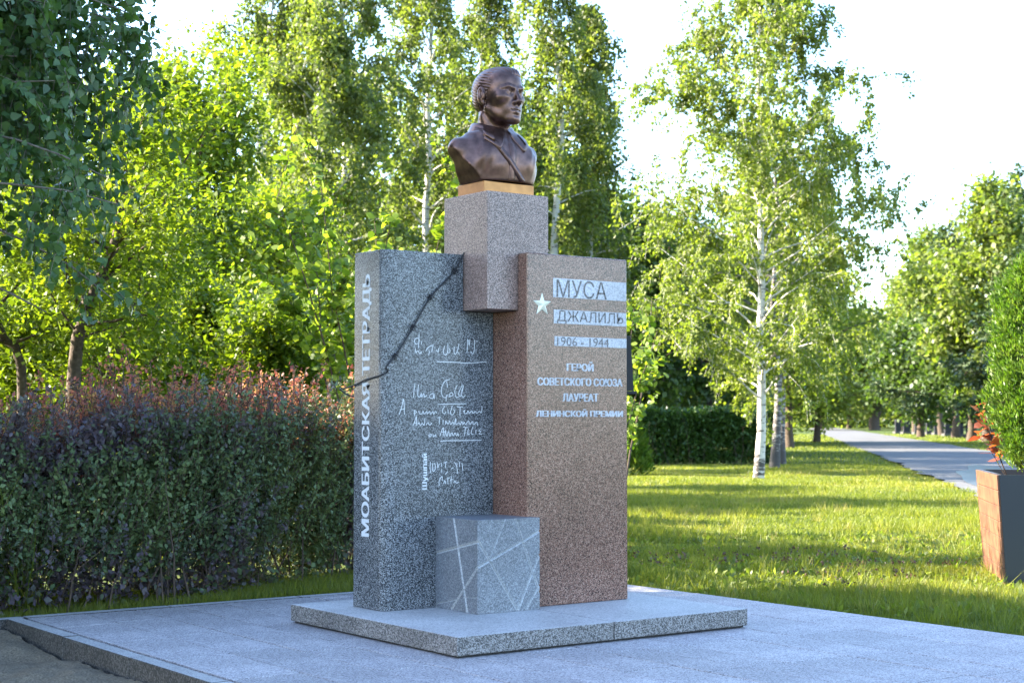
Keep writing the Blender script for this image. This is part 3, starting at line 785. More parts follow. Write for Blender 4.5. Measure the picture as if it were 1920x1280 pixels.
# ==FOLIAGE==
# ------------------------------------------------------------------ leaves
M['bark_brown'] = plain('bark_brown', (0.075, 0.055, 0.04), 0.9, noise=0.45, nscale=30, bump=0.8, spec=0.2)
M['bark_grey'] = plain('bark_grey', (0.12, 0.10, 0.08), 0.9, noise=0.4, nscale=25, bump=0.8, spec=0.2)
M['twig'] = plain('twig', (0.085, 0.06, 0.045), 0.85, noise=0.3, nscale=30, spec=0.2)
m, t, b = mat_new('birch_bark'); tc = N(t, 'ShaderNodeTexCoord'); mp = N(t, 'ShaderNodeMapping'); mp.inputs['Scale'].default_value = (2.2, 2.2, 9.0)
t.links.new(tc.outputs['Object'], mp.inputs[0])
na = N(t, 'ShaderNodeTexNoise', Scale=1.6, Detail=5.0, Roughness=0.6); t.links.new(mp.outputs[0], na.inputs['Vector'])
nb = N(t, 'ShaderNodeTexNoise', Scale=30.0, Detail=4.0); t.links.new(tc.outputs['Object'], nb.inputs['Vector'])
sx_ = N(t, 'ShaderNodeSeparateXYZ'); t.links.new(tc.outputs['Object'], sx_.inputs[0])
ma = N(t, 'ShaderNodeMath', operation='MULTIPLY_ADD'); t.links.new(sx_.outputs[2], ma.inputs[0]); ma.inputs[1].default_value = -0.16; ma.inputs[2].default_value = 0.16
mb = N(t, 'ShaderNodeMath', operation='MAXIMUM'); t.links.new(ma.outputs[0], mb.inputs[0]); mb.inputs[1].default_value = 0.0
mc = N(t, 'ShaderNodeMath', operation='ADD'); t.links.new(na.outputs[0], mc.inputs[0]); t.links.new(mb.outputs[0], mc.inputs[1])
rr_ = ramp(t, [(0.0, (0.56, 0.53, 0.47)), (0.57, (0.50, 0.46, 0.40)), (0.62, (0.06, 0.05, 0.045)), (1.0, (0.03, 0.028, 0.026))]); t.links.new(mc.outputs[0], rr_.inputs[0])
rb_ = ramp(t, [(0.3, (0.8,)*3), (0.7, (1.1,)*3)]); t.links.new(nb.outputs[0], rb_.inputs[0])
t.links.new(mixc(t, rr_.outputs[0], rb_.outputs[0], 1.0, 'MULTIPLY'), b.inputs['Base Color']); b.inputs['Roughness'].default_value = 0.7
M['birch_bark'] = m
mo = m.copy(); mo.name = 'birch_bark_old'
for nd in mo.node_tree.nodes:
    if nd.type == 'VALTORGB' and len(nd.color_ramp.elements) == 4:
        nd.color_ramp.elements[1].position = 0.44; nd.color_ramp.elements[2].position = 0.50; nd.color_ramp.elements[0].color = (0.36, 0.33, 0.28, 1); nd.color_ramp.elements[1].color = (0.30, 0.27, 0.23, 1)
M['birch_bark_old'] = mo

G3 = lambda a, b, c: [(0.0, a), (0.5, b), (1.0, c)]
M['leaf_birch'] = leafmat('leaf_birch', G3((0.085, 0.115, 0.02), (0.13, 0.16, 0.028), (0.18, 0.20, 0.045)), 0.48)
M['leaf_birch_far'] = leafmat('leaf_birch_far', G3((0.065, 0.085, 0.025), (0.105, 0.13, 0.033), (0.155, 0.172, 0.05)), 0.5)  # tints lightened to stand in for haze over the far trees
M['leaf_weeping'] = leafmat('leaf_weeping', G3((0.035, 0.075, 0.022), (0.05, 0.095, 0.028), (0.07, 0.12, 0.03)), 0.25, rough=0.4)
M['leaf_maple'] = leafmat('leaf_maple', G3((0.060, 0.10, 0.012), (0.095, 0.14, 0.014), (0.14, 0.18, 0.02)), 0.5, (1.8, 1.8, 0.5))
M['leaf_lime'] = leafmat('leaf_lime', G3((0.08, 0.14, 0.02), (0.13, 0.19, 0.025), (0.19, 0.24, 0.04)), 0.5, (1.6, 1.6, 0.5))
M['leaf_dark'] = leafmat('leaf_dark', G3((0.04, 0.07, 0.02), (0.06, 0.095, 0.025), (0.085, 0.125, 0.032)), 0.4)
M['leaf_pine'] = leafmat('leaf_pine', G3((0.03, 0.055, 0.022), (0.05, 0.08, 0.025), (0.085, 0.11, 0.03)), 0.15)
M['leaf_far'] = leafmat('leaf_far', G3((0.08, 0.11, 0.03), (0.125, 0.155, 0.035), (0.17, 0.195, 0.05)), 0.45)
M['leaf_barberry'] = leafmat('leaf_barberry', [(0.0, (0.075, 0.058, 0.08)), (0.28, (0.13, 0.108, 0.128)), (0.42, (0.11, 0.115, 0.10)), (0.52, (0.095, 0.145, 0.07)), (1.0, (0.13, 0.18, 0.065))], 0.3, (1.6, 1.2, 0.8))
M['leaf_red'] = leafmat('leaf_red', G3((0.17, 0.06, 0.055), (0.30, 0.13, 0.105), (0.32, 0.22, 0.08)), 0.5, (1.6, 1.2, 0.9))
M['clover'] = leafmat('clover', G3((0.05, 0.028, 0.022), (0.085, 0.045, 0.032), (0.12, 0.07, 0.045)), 0.2)
M['leaf_copper'] = leafmat('leaf_copper', G3((0.16, 0.05, 0.03), (0.26, 0.085, 0.045), (0.32, 0.14, 0.04)), 0.45, (1.7, 1.1, 0.6))
M['leaf_thuja'] = leafmat('leaf_thuja', G3((0.045, 0.095, 0.012), (0.075, 0.135, 0.014), (0.13, 0.17, 0.03)), 0.35)
M['leaf_hedge'] = leafmat('leaf_hedge', G3((0.028, 0.065, 0.014), (0.045, 0.09, 0.018), (0.07, 0.125, 0.022)), 0.35)
M['blade'] = leafmat('blade', [(0.0, (0.07, 0.10, 0.014)), (0.5, (0.14, 0.165, 0.02)), (0.85, (0.19, 0.20, 0.03)), (1.0, (0.22, 0.19, 0.07))], 0.45, (1.6, 1.6, 0.5))

def unit(v): return v/np.maximum(np.linalg.norm(v, axis=-1, keepdims=True), 1e-9)

def leaf_geo(P, size, rng, hang=0.3, flat=0.3, width=0.72, axis=None):
    """kite-shaped leaves; hang pulls the long axis down, flat turns the blade level"""
    n = len(P); a = rng.randn(n, 3) if axis is None else axis+0.5*rng.randn(n, 3)
    a = unit(a); a[:, 2] -= hang; a = unit(a)
    up = rng.randn(n, 3); up[:, 2] = np.abs(up[:, 2])+flat*2.5
    b = unit(np.cross(a, up)); nn = np.cross(b, a)
    s = (size*(0.65+0.7*rng.rand(n)))[:, None]
    V = np.stack([P, P+a*s*0.42+b*s*width*0.5+nn*s*0.08, P+a*s, P+a*s*0.42-b*s*width*0.5+nn*s*0.08], 1)
    return V.reshape(-1, 3), np.arange(4*n).reshape(-1, 4)

def limb_path(rng, p, d, L, n, curve, jit):
    pts = [np.array(p, float)]; d = np.array(d, float)
    for i in range(n):
        d = d+np.array([0, 0, curve/n])+jit*rng.randn(3)/math.sqrt(n); d /= np.linalg.norm(d)
        pts.append(pts[-1]+d*L/n)
    return np.array(pts)

def interp(P, s):
    s = np.clip(s, 0, 0.9999)*(len(P)-1); i = s.astype(int) if hasattr(s, 'astype') else int(s); f = s-i
    return P[i]*(1-np.asarray(f)[..., None])+P[i+1]*np.asarray(f)[..., None] if hasattr(s, 'astype') else P[i]*(1-f)+P[i+1]*f

def make_tree(name, label, base, H, r0, mat_leaf, mat_bark, nleaf, leaf, seed, first=0.25, spread=2.0, profile=None, lean=(0, 0), nlimb=26,
              nsub=7, up=0.5, curve=0.0, weep=0.0, hang=0.3, flat=0.3, scatter=0.16, wiggle=0.05, group=None, cat='tree', trunkpts=None, sides=8, subscale=0.42, twig=True, clump=0.35, thick=0.5):
    rng = np.random.RandomState(seed)
    base = np.array(base, float)
    if base[2] == 0: base[2] = float(ground_z(base[0], base[1]))-0.02
    root = thing(name, label, cat, base, group)
    if trunkpts is None:
        n = 12; zz = np.linspace(0, 1, n); off = np.cumsum(rng.randn(n, 2)*wiggle*H/n, 0); off -= off[0]
        T = np.stack([base[0]+off[:, 0]+lean[0]*zz**1.3*H, base[1]+off[:, 1]+lean[1]*zz**1.3*H, base[2]+zz*H], 1)
    else:
        T = np.array(trunkpts, float); T = resample(T, 0.25)
    tb = Tubes(); n = len(T); rad = r0*(1-np.linspace(0, 1, n))**0.8+0.004*H/6; rad[0] *= 1.25
    tb.add(T, rad, sides)
    prof = profile or (lambda s: math.sin(math.pi*min(1, max(0, s))**0.75)**0.8)
    segs, lens, P_all = [], [], []
    for i in range(nlimb):
        s = (i+rng.rand())/nlimb; tt = first+(1-first)*s*0.97
        p = interp(T, tt); az = i*2.39996+rng.rand()*0.9
        L = spread*max(0.12, prof(s))*(0.75+0.5*rng.rand())
        el = up*(0.7+0.6*rng.rand())+0.5*s
        d = np.array([math.cos(az)*math.cos(el), math.sin(az)*math.cos(el), math.sin(el)])
        lp = limb_path(rng, p, d, L, 7, curve, 0.28)
        rb = max(0.006, min(thick*np.interp(tt, np.linspace(0, 1, n), rad), 0.022*L))
        tb.add(lp, rb*(1-0.85*np.linspace(0, 1, 8)), 5)
        for j in range(nsub):
            q = 0.22+0.78*(j+rng.rand())/nsub; sp = interp(lp, q)
            dd = unit(unit(lp[-1]-lp[0])+rng.randn(3)*0.75+np.array([0, 0, 0.1])); sl_ = L*subscale*(0.5+0.8*rng.rand())*(1.15-0.55*q)
            sp_ = limb_path(rng, sp, dd, sl_, 4, curve*1.2, 0.35)
            if twig: tb.add(sp_, max(0.003, rb*0.25)*(1-0.8*np.linspace(0, 1, 5)), 3)
            segs.append(sp_); lens.append(sl_)
            if weep:
                for _ in range(2):
                    st_ = interp(sp_, 0.4+0.6*rng.rand()); wl_ = weep*(0.4+0.9*rng.rand())
                    wp_ = limb_path(rng, st_, unit(dd*0.35+np.array([0, 0, -0.5])), wl_, 4, -1.2, 0.10)
                    segs.append(wp_); lens.append(wl_)
                    if twig: tb.add(wp_, 0.003, 3)
    tb.build('trunk', mat_bark, root)
    segs = np.array(segs); lens = np.array(lens)
    pr = lens*(0.4+1.2*rng.rand(len(lens))); pr /= pr.sum(); k = rng.choice(len(segs), nleaf, p=pr)
    q = rng.rand(nleaf)*0.999*4; qi = q.astype(int); qf = (q-qi)[:, None]
    P = segs[k, qi]*(1-qf)+segs[k, qi+1]*qf+rng.randn(nleaf, 3)*(scatter*(0.35 if weep else 1.0))
    ct = rng.rand(len(segs)); tint = np.clip(0.5+(ct[k]-0.5)*2*clump+0.3*rng.randn(nleaf)*0.6, 0, 1)
    P = P[P[:, 2] > base[2]+0.15] if True else P
    V, F = leaf_geo(P, leaf, rng, hang, flat)
    c = mesh_np('crown', V, F, mat_leaf, root, tint[:len(F)]); tag(c, kind='stuff')
    return root, P, tint

def px_place(px, D, z=0.0): return place((px-960)*D/2928.0, D, z)

# right-hand birch on the lawn
bp_ = on_ground(1422, 893)
make_tree('birch_tree', 'slender sunlit birch with white trunk standing alone on the lawn', bp_*[1, 1, 0], 11.9, 0.10, M['leaf_birch'], M['birch_bark'], 70000, 0.088, 11,
          first=0.13, spread=3.15, thick=0.3, profile=lambda s: (0.8+0.2*min(1, s/0.15)) if s < 0.5 else 1.0-0.5*((s-0.5)/0.5), nlimb=68, nsub=9, subscale=0.5, up=0.5, curve=-0.25, weep=0.5, hang=0.8, flat=0.0, scatter=0.14, wiggle=0.05, sides=10)
bp2 = on_ground(1452, 877)
make_tree('birch_tree', 'darker barked birch just behind the sunlit lawn birch', bp2*[1, 1, 0], 9.5, 0.12, M['leaf_birch'], M['birch_bark_old'], 15000, 0.115, 12,
          first=0.26, spread=2.8, nlimb=30, nsub=7, up=0.5, curve=-0.2, weep=0.5, hang=0.8, flat=0.0, scatter=0.15, sides=8)
bp3 = on_ground(1468, 868)
make_tree('birch_tree', 'thin birch rooted beside the darker barked birch', bp3*[1, 1, 0], 8.5, 0.085, M['leaf_birch'], M['birch_bark_old'], 11000, 0.115, 13,
          first=0.3, spread=2.4, nlimb=24, nsub=6, up=0.5, curve=-0.2, weep=0.4, hang=0.8, flat=0.0, scatter=0.15, sides=8)

# tall birches at the back of the clearing
back = [(545, 41, 12.5, 'leaning birch with forked white stem behind the maple', (0.055, 0.02), 21), (470, 50, 16.5, 'tall birch topping the yellow-green maple', (0.0, 0.0), 22),
        (660, 46, 17.0, 'tall birch with white upper stems behind the hazel bush', (0.0, 0.0), 23), (800, 52, 18.5, 'tall birch with dense dark top behind the grey slab', (0.02, 0), 24),
        (900, 56, 18.0, 'tall birch behind the bronze head', (0, 0), 25), (1040, 48, 18.0, 'narrow weeping birch with hanging strands beside the bust', (0, 0), 26), (1105, 50, 15.0, 'slim weeping birch with open crown next to the strip of sky', (0, 0), 27)]
for px, D, H, lab, ln, sd_ in back:
    nar = sd_ in (26, 27)
    make_tree('birch_tree', lab, px_place(px, D), H, 0.17, M['leaf_birch_far'], M['birch_bark'], 29000 if not nar else 24000, 0.125, sd_, first=0.22, spread=3.1 if not nar else 1.7,
              profile=lambda s: 0.8 if s < 0.5 else 0.8-0.55*(s-0.5)*2, nlimb=36, nsub=6, up=0.6, curve=-0.35, weep=1.2 if nar else 0.9, hang=0.8, flat=0.0, scatter=0.3, lean=ln, group='birches at the back of the clearing', wiggle=0.07, sides=6, twig=False)
# darker broadleaf trees behind the bust and the lawn birch
for px, D, H, sp, lab, sd_ in ((905, 60, 11.5, 4.0, 'dark green broadleaf tree directly behind the pedestal', 31), (1010, 58, 12.5, 3.6, 'dark green tree filling the space behind the bust shoulders', 32),
                           (1110, 62, 10.5, 3.6, 'round dark tree between the pedestal and the lawn birch', 33), (1220, 56, 8.6, 3.4, 'dark tree with crooked limb behind the clipped hedge', 34),
                           (1330, 60, 8.2, 3.4, 'deep green tree in the shade behind the lawn birch', 35), (1480, 72, 8.8, 4.4, 'dark spreading tree at the end of the clipped hedge', 36),
                           (1530, 90, 8.6, 3.6, 'dark tree leaning towards the far end of the path', 37), (720, 64, 11, 4.0, 'dark tree behind the tall white-stemmed birch', 38), (560, 66, 11, 4.2, 'dark tree behind the leaning birch', 39)):
    make_tree('broadleaf_tree', lab, px_place(px, D), H, 0.2, M['leaf_dark'] if sd_ not in (36, 37) else M['leaf_birch'], M['bark_brown'], 10000, 0.245, sd_, first=0.12, spread=sp, nlimb=30, nsub=7, up=0.45, scatter=0.4, group='dark trees behind the clearing', sides=6, clump=0.45, twig=False)

# yellow-green maple and companions on the left
make_tree('maple_tree', 'sunlit yellow-green maple with dark forked branches', px_place(325, 27), 7.2, 0.13, M['leaf_maple'], M['bark_brown'], 54000, 0.086, 41, first=0.2, spread=2.9, nlimb=30, nsub=8, up=0.75, scatter=0.2, flat=0.6, clump=0.3)
make_tree('maple_tree', 'yellow-green maple low beside the tall birch stems', px_place(505, 31), 5.6, 0.10, M['leaf_maple'], M['bark_brown'], 34000, 0.086, 42, first=0.12, spread=2.4, nlimb=24, nsub=7, up=0.6, scatter=0.2, flat=0.6)
make_tree('maple_tree', 'bright maple glowing behind the brown trunk', px_place(60, 25), 6.3, 0.12, M['leaf_maple'], M['bark_brown'], 42000, 0.086, 43, first=0.15, spread=2.8, nlimb=28, nsub=7, up=0.6, scatter=0.2, flat=0.6)
b0 = px_place(128, 15.5)
def cam3(px, py, D): return CAM+ray(px, py)*D/1.0
tp = [b0+[0, 0, -0.1], cam3(140, 690, 15.5), cam3(153, 610, 15.5), cam3(185, 525, 15.6), cam3(215, 450, 15.7), cam3(235, 330, 15.8), cam3(225, 180, 15.9)]
make_tree('shade_tree', 'brown crooked trunk rising out of the barberry hedge', b0, 5.0, 0.095, M['leaf_maple'], M['bark_brown'], 11000, 0.07, 44, first=0.42, spread=1.7, nlimb=20, nsub=6, up=0.5, scatter=0.16, flat=0.6, trunkpts=tp)
tp = [px_place(45, 17)+[0, 0, -0.1], cam3(40, 690, 17), cam3(12, 640, 17), cam3(-30, 560, 17), cam3(-60, 420, 17.2), cam3(-60, 250, 17.4)]
make_tree('shade_tree', 'thin dark trunk slanting out behind the hedge', px_place(45, 17), 5.0, 0.07, M['leaf_maple'], M['bark_brown'], 10000, 0.07, 45, first=0.4, spread=1.7, nlimb=18, nsub=6, up=0.5, scatter=0.16, flat=0.6, trunkpts=tp)
tp = [px_place(205, 18)+[0, 0, -0.1], cam3(200, 720, 18), cam3(225, 640, 18), cam3(260, 540, 18), cam3(275, 440, 18)]
make_tree('shade_tree', 'short dark trunk leaning away from the brown crooked trunk', px_place(205, 18), 3.5, 0.065, M['leaf_maple'], M['bark_brown'], 9000, 0.07, 46, first=0.4, spread=1.6, nlimb=16, nsub=6, up=0.6, scatter=0.16, flat=0.6, trunkpts=tp)
# underwood behind the barberry hedge
for px, D, H, sp, sd_, lab in ((30, 19, 2.6, 1.5, 51, 'leafy sapling under the slanting thin trunk'), (250, 20, 2.7, 1.5, 52, 'leafy sapling below the yellow-green maple'), (390, 21, 2.9, 1.6, 53, 'green sapling behind the red barberry shoots'),
                          (500, 19.5, 2.5, 1.4, 54, 'low sapling at the foot of the leaning birch'), (600, 21, 2.7, 1.4, 55, 'green sapling beside the grey slab edge'), (880, 24, 3.0, 1.6, 56, 'sapling hidden behind the grey slab')):
    make_tree('sapling', lab, px_place(px, D), H, 0.035, M['leaf_maple'], M['twig'], 9000, 0.085, sd_, first=0.05, spread=sp, nlimb=18, nsub=6, up=0.8, scatter=0.14, flat=0.7, cat='sapling', group='saplings behind the barberry hedge', sides=5)

# trees that stand left of the view and keep the plaza in shade
for lat, D, H, sp, sd_, lab in ((-8.0, 11.3, 10.5, 2.5, 61, 'leafy shade tree left of the plaza'), (-11.5, 10.9, 12.0, 2.7, 62, 'large shade tree beyond the sandy strip'), (-8.6, 8.6, 9.5, 2.7, 63, 'shade tree beside the sandy strip'), (-6.5, 10.5, 8.0, 1.9, 64, 'young tree added out of view to shade the grey slab spine')):  # the young last one is added, out of view, to shade the slab spine
    make_tree('shade_tree', lab, place(lat, D), H, 0.16, M['leaf_dark'], M['bark_brown'], 15000, 0.25, sd_, first=0.1, spread=sp, nlimb=34, nsub=7, up=0.4, scatter=0.25, sides=6, twig=False)

# ------------------------------------------------------------------ weeping birch hanging into the view
rng = np.random.RandomState(71)
wb = place(-4.9, 9.7); wb[2] = float(ground_z(wb[0], wb[1]))
weep = thing('weeping_birch', 'shaded birch boughs with hanging leaf strands above the hedge', 'tree', wb)
tb = Tubes()
Tr = np.array([wb+[0, 0, -0.05], wb+[0.05, 0, 1.5], wb+[0.0, 0.1, 3.2], wb+[0.1, 0.1, 5.0], wb+[0.1, 0.2, 7.0]]); Tr = resample(Tr, 0.3)
tb.add(Tr, 0.12*(1-0.8*np.linspace(0, 1, len(Tr))), 10)
strands = []
for i in range(46):
    z0 = 2.4+4.2*((i+rng.rand())/46)**1.2; p = interp(Tr, z0/7.0)
    L = rng.uniform(1.5, 2.75)*(1.0 if z0 < 5 else 0.85); az = rng.uniform(-0.5, 0.5)
    d = RT*math.cos(az)+FH*math.sin(az); d = d+np.array([0, 0, rng.uniform(0.1, 0.5)])
    lp = limb_path(rng, p, unit(d), L, 8, -0.65, 0.16)
    tb.add(lp, 0.018*(1-0.8*np.linspace(0, 1, 9)), 5)
    for j in range(24):
        q_ = 0.3+0.7*rng.rand(); st_ = interp(lp, q_); wl_ = rng.uniform(0.35, 1.3)
        wp_ = limb_path(rng, st_, unit(rng.randn(3)*0.4+np.array([0, 0, -0.8])), wl_, 6, -0.9, 0.12)
        zfl = 1.75+0.7*rng.rand()+0.9*q_*rng.rand(); wp_ = wp_[wp_[:, 2] > zfl] if (wp_[:, 2] > zfl).sum() >= 2 else None
        if wp_ is None: continue
        tb.add(wp_, 0.0022, 3); strands.append(wp_)
tb.build('trunk', M['bark_grey'], weep)
P = []
for s_ in strands:
    n = max(3, int(np.linalg.norm(np.diff(s_, axis=0), axis=1).sum()/0.021))
    q = (np.arange(n)+rng.rand(n))/n*0.999*(len(s_)-1); qi = q.astype(int); P.append(s_[qi]*(1-(q-qi)[:, None])+s_[qi+1]*(q-qi)[:, None])
P = np.concatenate(P)+rng.randn(sum(len(a) for a in P), 3)*0.022
def leaf6(P, size, rng, hang=1.0):
    n = len(P); a = unit(rng.randn(n, 3)*0.8+np.array([0, 0, -hang])); b = unit(np.cross(a, rng.randn(n, 3))); nn = np.cross(b, a); s = (size*(0.7+0.6*rng.rand(n)))[:, None]
    st_ = P+a*s*0.25
    V = np.stack([st_, st_+a*s*0.18+b*s*0.40+nn*s*0.05, st_+a*s*0.55+b*s*0.30, st_+a*s*1.05, st_+a*s*0.55-b*s*0.30, st_+a*s*0.18-b*s*0.40+nn*s*0.05], 1)
    return V
V6 = leaf6(P, 0.062, rng)
# picture-visible leaves of the lowest strands become leaves of their own
rel = P-CAM; dep = rel@FW; sxp = 960+FPX*(rel@RT)/dep; syp = 640-FPX*(rel@UP)/dep
vis = np.where((sxp > 5) & (sxp < 1900) & (syp > 5))[0]
sel = vis[np.argsort(dep[vis])[:300]]; keepm = np.ones(len(P), bool); keepm[sel] = False
Vk = V6[keepm].reshape(-1, 3)
c = mesh_np('crown', Vk, np.arange(len(Vk)).reshape(-1, 6), M['leaf_weeping'], weep, rng.rand(len(Vk)//6)); tag(c, kind='stuff')
lf0 = np.array([[0, 0, 0], [0.40, 0.05, -0.18], [0.30, 0, -0.55], [0, 0, -1.05], [-0.30, 0, -0.55], [-0.40, 0.05, -0.18]])
def leaf_mesh(name, mat, shape, tint):
    me = bpy.data.meshes.new(name); me.from_pydata([tuple(v) for v in shape], [], [tuple(range(len(shape)))]); me.materials.append(mat)
    a = me.attributes.new('tint', 'FLOAT', 'FACE'); a.data[0].value = tint; return me
lms = [leaf_mesh('leaf', M['leaf_weeping'], lf0, q) for q in (0.15, 0.5, 0.85)]
def single_leaf(me, p, size, parent, rot):
    o = bpy.data.objects.new('leaf', me); COL.objects.link(o); o.parent = parent
    l = wloc(parent); o.location = tuple(np.asarray(p)-l); o.scale = (size,)*3; o.rotation_euler = rot
for k in sel:
    single_leaf(lms[k % 3], P[k], 0.062*rng.uniform(0.75, 1.25), weep, (rng.randn()*0.6, rng.randn()*0.6, rng.rand()*6.28))

# ------------------------------------------------------------------ hazel bush behind the grey slab
def bush(name, label, base, stems, H, spread_, leaf, nl, seed, mat, lean=(0, 0), singles=0, cat='bush'):
    rng = np.random.RandomState(seed); base = np.array(base, float); base[2] = float(ground_z(base[0], base[1]))
    root = thing(name, label, cat, base); tb = Tubes(); segs = []
    for i in range(stems):
        az = i*2.4+rng.rand(); d = unit(np.array([math.cos(az)*0.45+lean[0], math.sin(az)*0.45+lean[1], 1.0])); h = H*rng.uniform(0.75, 1.05)
        lp = limb_path(rng, base+rng.randn(3)*[0.08, 0.08, 0], d, h, 8, -0.1, 0.18)
        tb.add(lp, 0.016*(1-0.8*np.linspace(0, 1, 9)), 5)
        for j in range(9):
            q = 0.3+0.7*rng.rand(); sp = limb_path(rng, interp(lp, q), unit(rng.randn(3)*[1, 1, 0.3]+[0, 0, 0.6]), spread_*rng.uniform(0.3, 0.9), 4, 0.15, 0.2)
            tb.add(sp, 0.004, 3); segs.append(sp)
        segs.append(lp[-5:])
    tb.build('stems', M['twig'], root)
    segs = np.array(segs); k = rng.randint(len(segs), size=nl); q = rng.rand(nl)*3.999; qi = q.astype(int); qf = (q-qi)[:, None]
    P = segs[k, qi]*(1-qf)+segs[k, qi+1]*qf+rng.randn(nl, 3)*0.03
    rel = P-CAM; dep = rel@FW; sy_ = 640-FPX*(rel@UP)/dep
    order = np.argsort(sy_); si = order[:singles]; kp = np.ones(nl, bool); kp[si] = False
    n = nl-singles; a = unit(rng.randn(nl, 3)+[0, 0, 0.2]); b = unit(np.cross(a, rng.randn(nl, 3)+[0, 0, 1.5])); s = (leaf*(0.6+0.7*rng.rand(nl)))[:, None]
    V = np.stack([P, P+a*s*0.25+b*s*0.42, P+a*s*0.7+b*s*0.40, P+a*s*1.0, P+a*s*0.7-b*s*0.40, P+a*s*0.25-b*s*0.42], 1)
    Vk = V[kp].reshape(-1, 3)
    c = mesh_np('foliage', Vk, np.arange(len(Vk)).reshape(-1, 6), mat, root, rng.rand(n)); tag(c, kind='stuff')
    sh = np.array([[0, 0, 0], [0.42, 0.25, 0], [0.40, 0.7, 0.04], [0, 1.0, 0], [-0.40, 0.7, 0.04], [-0.42, 0.25, 0]])
    ms = [leaf_mesh('leaf', mat, sh, q) for q in (0.2, 0.5, 0.8)]
    for i in si: single_leaf(ms[i % 3], P[i], leaf*rng.uniform(0.7, 1.3), root, (rng.randn()*0.7, rng.randn()*0.7, rng.rand()*6.28))
    return root
bush('hazel_bush', 'bright lime green bush with round leaves rising behind the grey slab', px_place(715, 15.5), 16, 4.05, 0.8, 0.072, 6400, 81, M['leaf_lime'], singles=280)
bush('hazel_bush', 'bright lime green bush reaching out behind the reddish slab', px_place(1105, 17.5), 6, 3.1, 0.6, 0.075, 1500, 82, M['leaf_lime'], singles=120)

# ------------------------------------------------------------------ hedges
def hedge(name, label, A, B, depth, height, nl, leaf, seed, mat, tintfn, top=0.1, stems=60, mat_stem=None, shellbias=2.0, cat='hedge', front=lambda s: 0*s, holes=0.28):
    rng = np.random.RandomState(seed); A, B = np.array(A, float), np.array(B, float); mid = (A+B)/2; mid[2] = float(ground_z(mid[0], mid[1]))
    root = thing(name, label, cat, mid); dirv = unit(B-A); nv = np.array([-dirv[1], dirv[0], 0]); L = np.linalg.norm((B-A)[:2])
    tb = Tubes()
    for i in range(stems):
        s = rng.rand()*L; p = A+dirv*s+nv*(front(s)+depth*rng.rand()); p[2] = float(ground_z(p[0], p[1]))-0.02
        tb.add(limb_path(rng, p, unit(np.array([rng.randn()*0.25, rng.randn()*0.25, 1])), (float(height(s)) if callable(height) else height)*rng.uniform(0.6, 0.95), 5, 0, 0.3), 0.009*(1-0.7*np.linspace(0, 1, 6)), 4)
    tb.build('stems', mat_stem or M['twig'], root)
    s = rng.rand(nl)*L; q = rng.rand(nl)**shellbias*depth; hz = rng.rand(nl)**0.85
    lump = (0.24 if callable(height) else 0.10)*(vnoise(s*2.6+5, hz*3.2+1, seed)-0.5)*2; hloc = (height(s) if callable(height) else height)*(1+top*(vnoise(s*1.3, s*0+3, seed+1)-0.5)*2)
    P = A+dirv*s[:, None]+nv*(front(s)+q-lump*np.minimum(1, hz*3)+0.10)[:, None]; P[:, 2] = ground_z(P[:, 0], P[:, 1])+0.05+hz*hloc+rng.randn(nl)*0.03
    keep = vnoise(s*5.0, hz*7.0, seed+2)+0.45*hz > holes; P, s, hz = P[keep], s[keep], hz[keep]
    V, F = leaf_geo(P, leaf, rng, 0.1, 0.5, 0.7)
    c = mesh_np('foliage', V, F, mat, root, tintfn(s, hz, P, rng)); tag(c, kind='stuff')
    return root
# barberry hedge along the back of the plaza
A = np.array([-4.6, 2.40, 0]); Bp = np.array([2.4, 2.40, 0])
def bfront(s): return np.interp(s, [0, 4.4, 5.2, 6.1, 7.0], [0.0, 0.08, 0.50, 0.92, 1.0])
def bheight(s): return np.interp(s, [0, 3.0, 5.0, 7.0], [1.10, 1.14, 1.22, 1.40])
def barb_tint(s, hz, P, rng):
    g_ = vnoise(s*1.1+20, hz*2.2, 91)+0.30*np.exp(-((s-4.0)/0.45)**2-((hz-0.45)/0.33)**2)+0.30*np.exp(-((s-5.7)/0.6)**2-((hz-0.4)/0.3)**2)-0.12*(hz > 0.75); return np.clip(0.30+1.5*(g_-0.50)+0.15*rng.randn(len(s)), 0, 1)
bh = hedge('barberry_hedge', 'purple and green barberry hedge with pink shoots along the plaza edge', A, Bp, 1.05, bheight, 95000, 0.050, 90, M['leaf_barberry'], barb_tint, 0.16, 190, shellbias=1.5, front=bfront, holes=0.30)
rng = np.random.RandomState(92); tb = Tubes(); P = []; ax = []
dirv = unit(Bp-A); nv = np.array([-dirv[1], dirv[0], 0])
for i in range(1150):
    s = rng.rand()*7.0; p = A+dirv*s+nv*(bfront(s)+0.05+rng.rand()*1.0); p[2] = float(bheight(s))*(1+0.32*(vnoise(np.array([s*1.3]), np.array([3.0]), 91)[0]-0.5))-0.34+0.30*rng.rand()**0.6; h = rng.uniform(0.16, 0.40)+0.28*rng.rand()**3
    lp = limb_path(rng, p, unit(np.array([rng.randn()*0.16, rng.randn()*0.16, 1])), h, 4, 0, 0.12); tb.add(lp, 0.0035, 3)
    n = int(h/0.011); q = rng.rand(n)*3.99; qi = q.astype(int); P.append(lp[qi]*(1-(q-qi)[:, None])+lp[qi+1]*(q-qi)[:, None]+rng.randn(n, 3)*0.016)
tag(tb.build('shoot_stems', M['twig'], bh), kind='stuff'); P = np.concatenate(P)
V, F = leaf_geo(P, 0.034, rng, -0.3, 0.3, 0.6); c = mesh_np('shoot_leaves', V, F, M['leaf_red'], bh, rng.rand(len(F))); tag(c, kind='stuff')
rng = np.random.RandomState(93); tb = Tubes(); P = []; TT = []
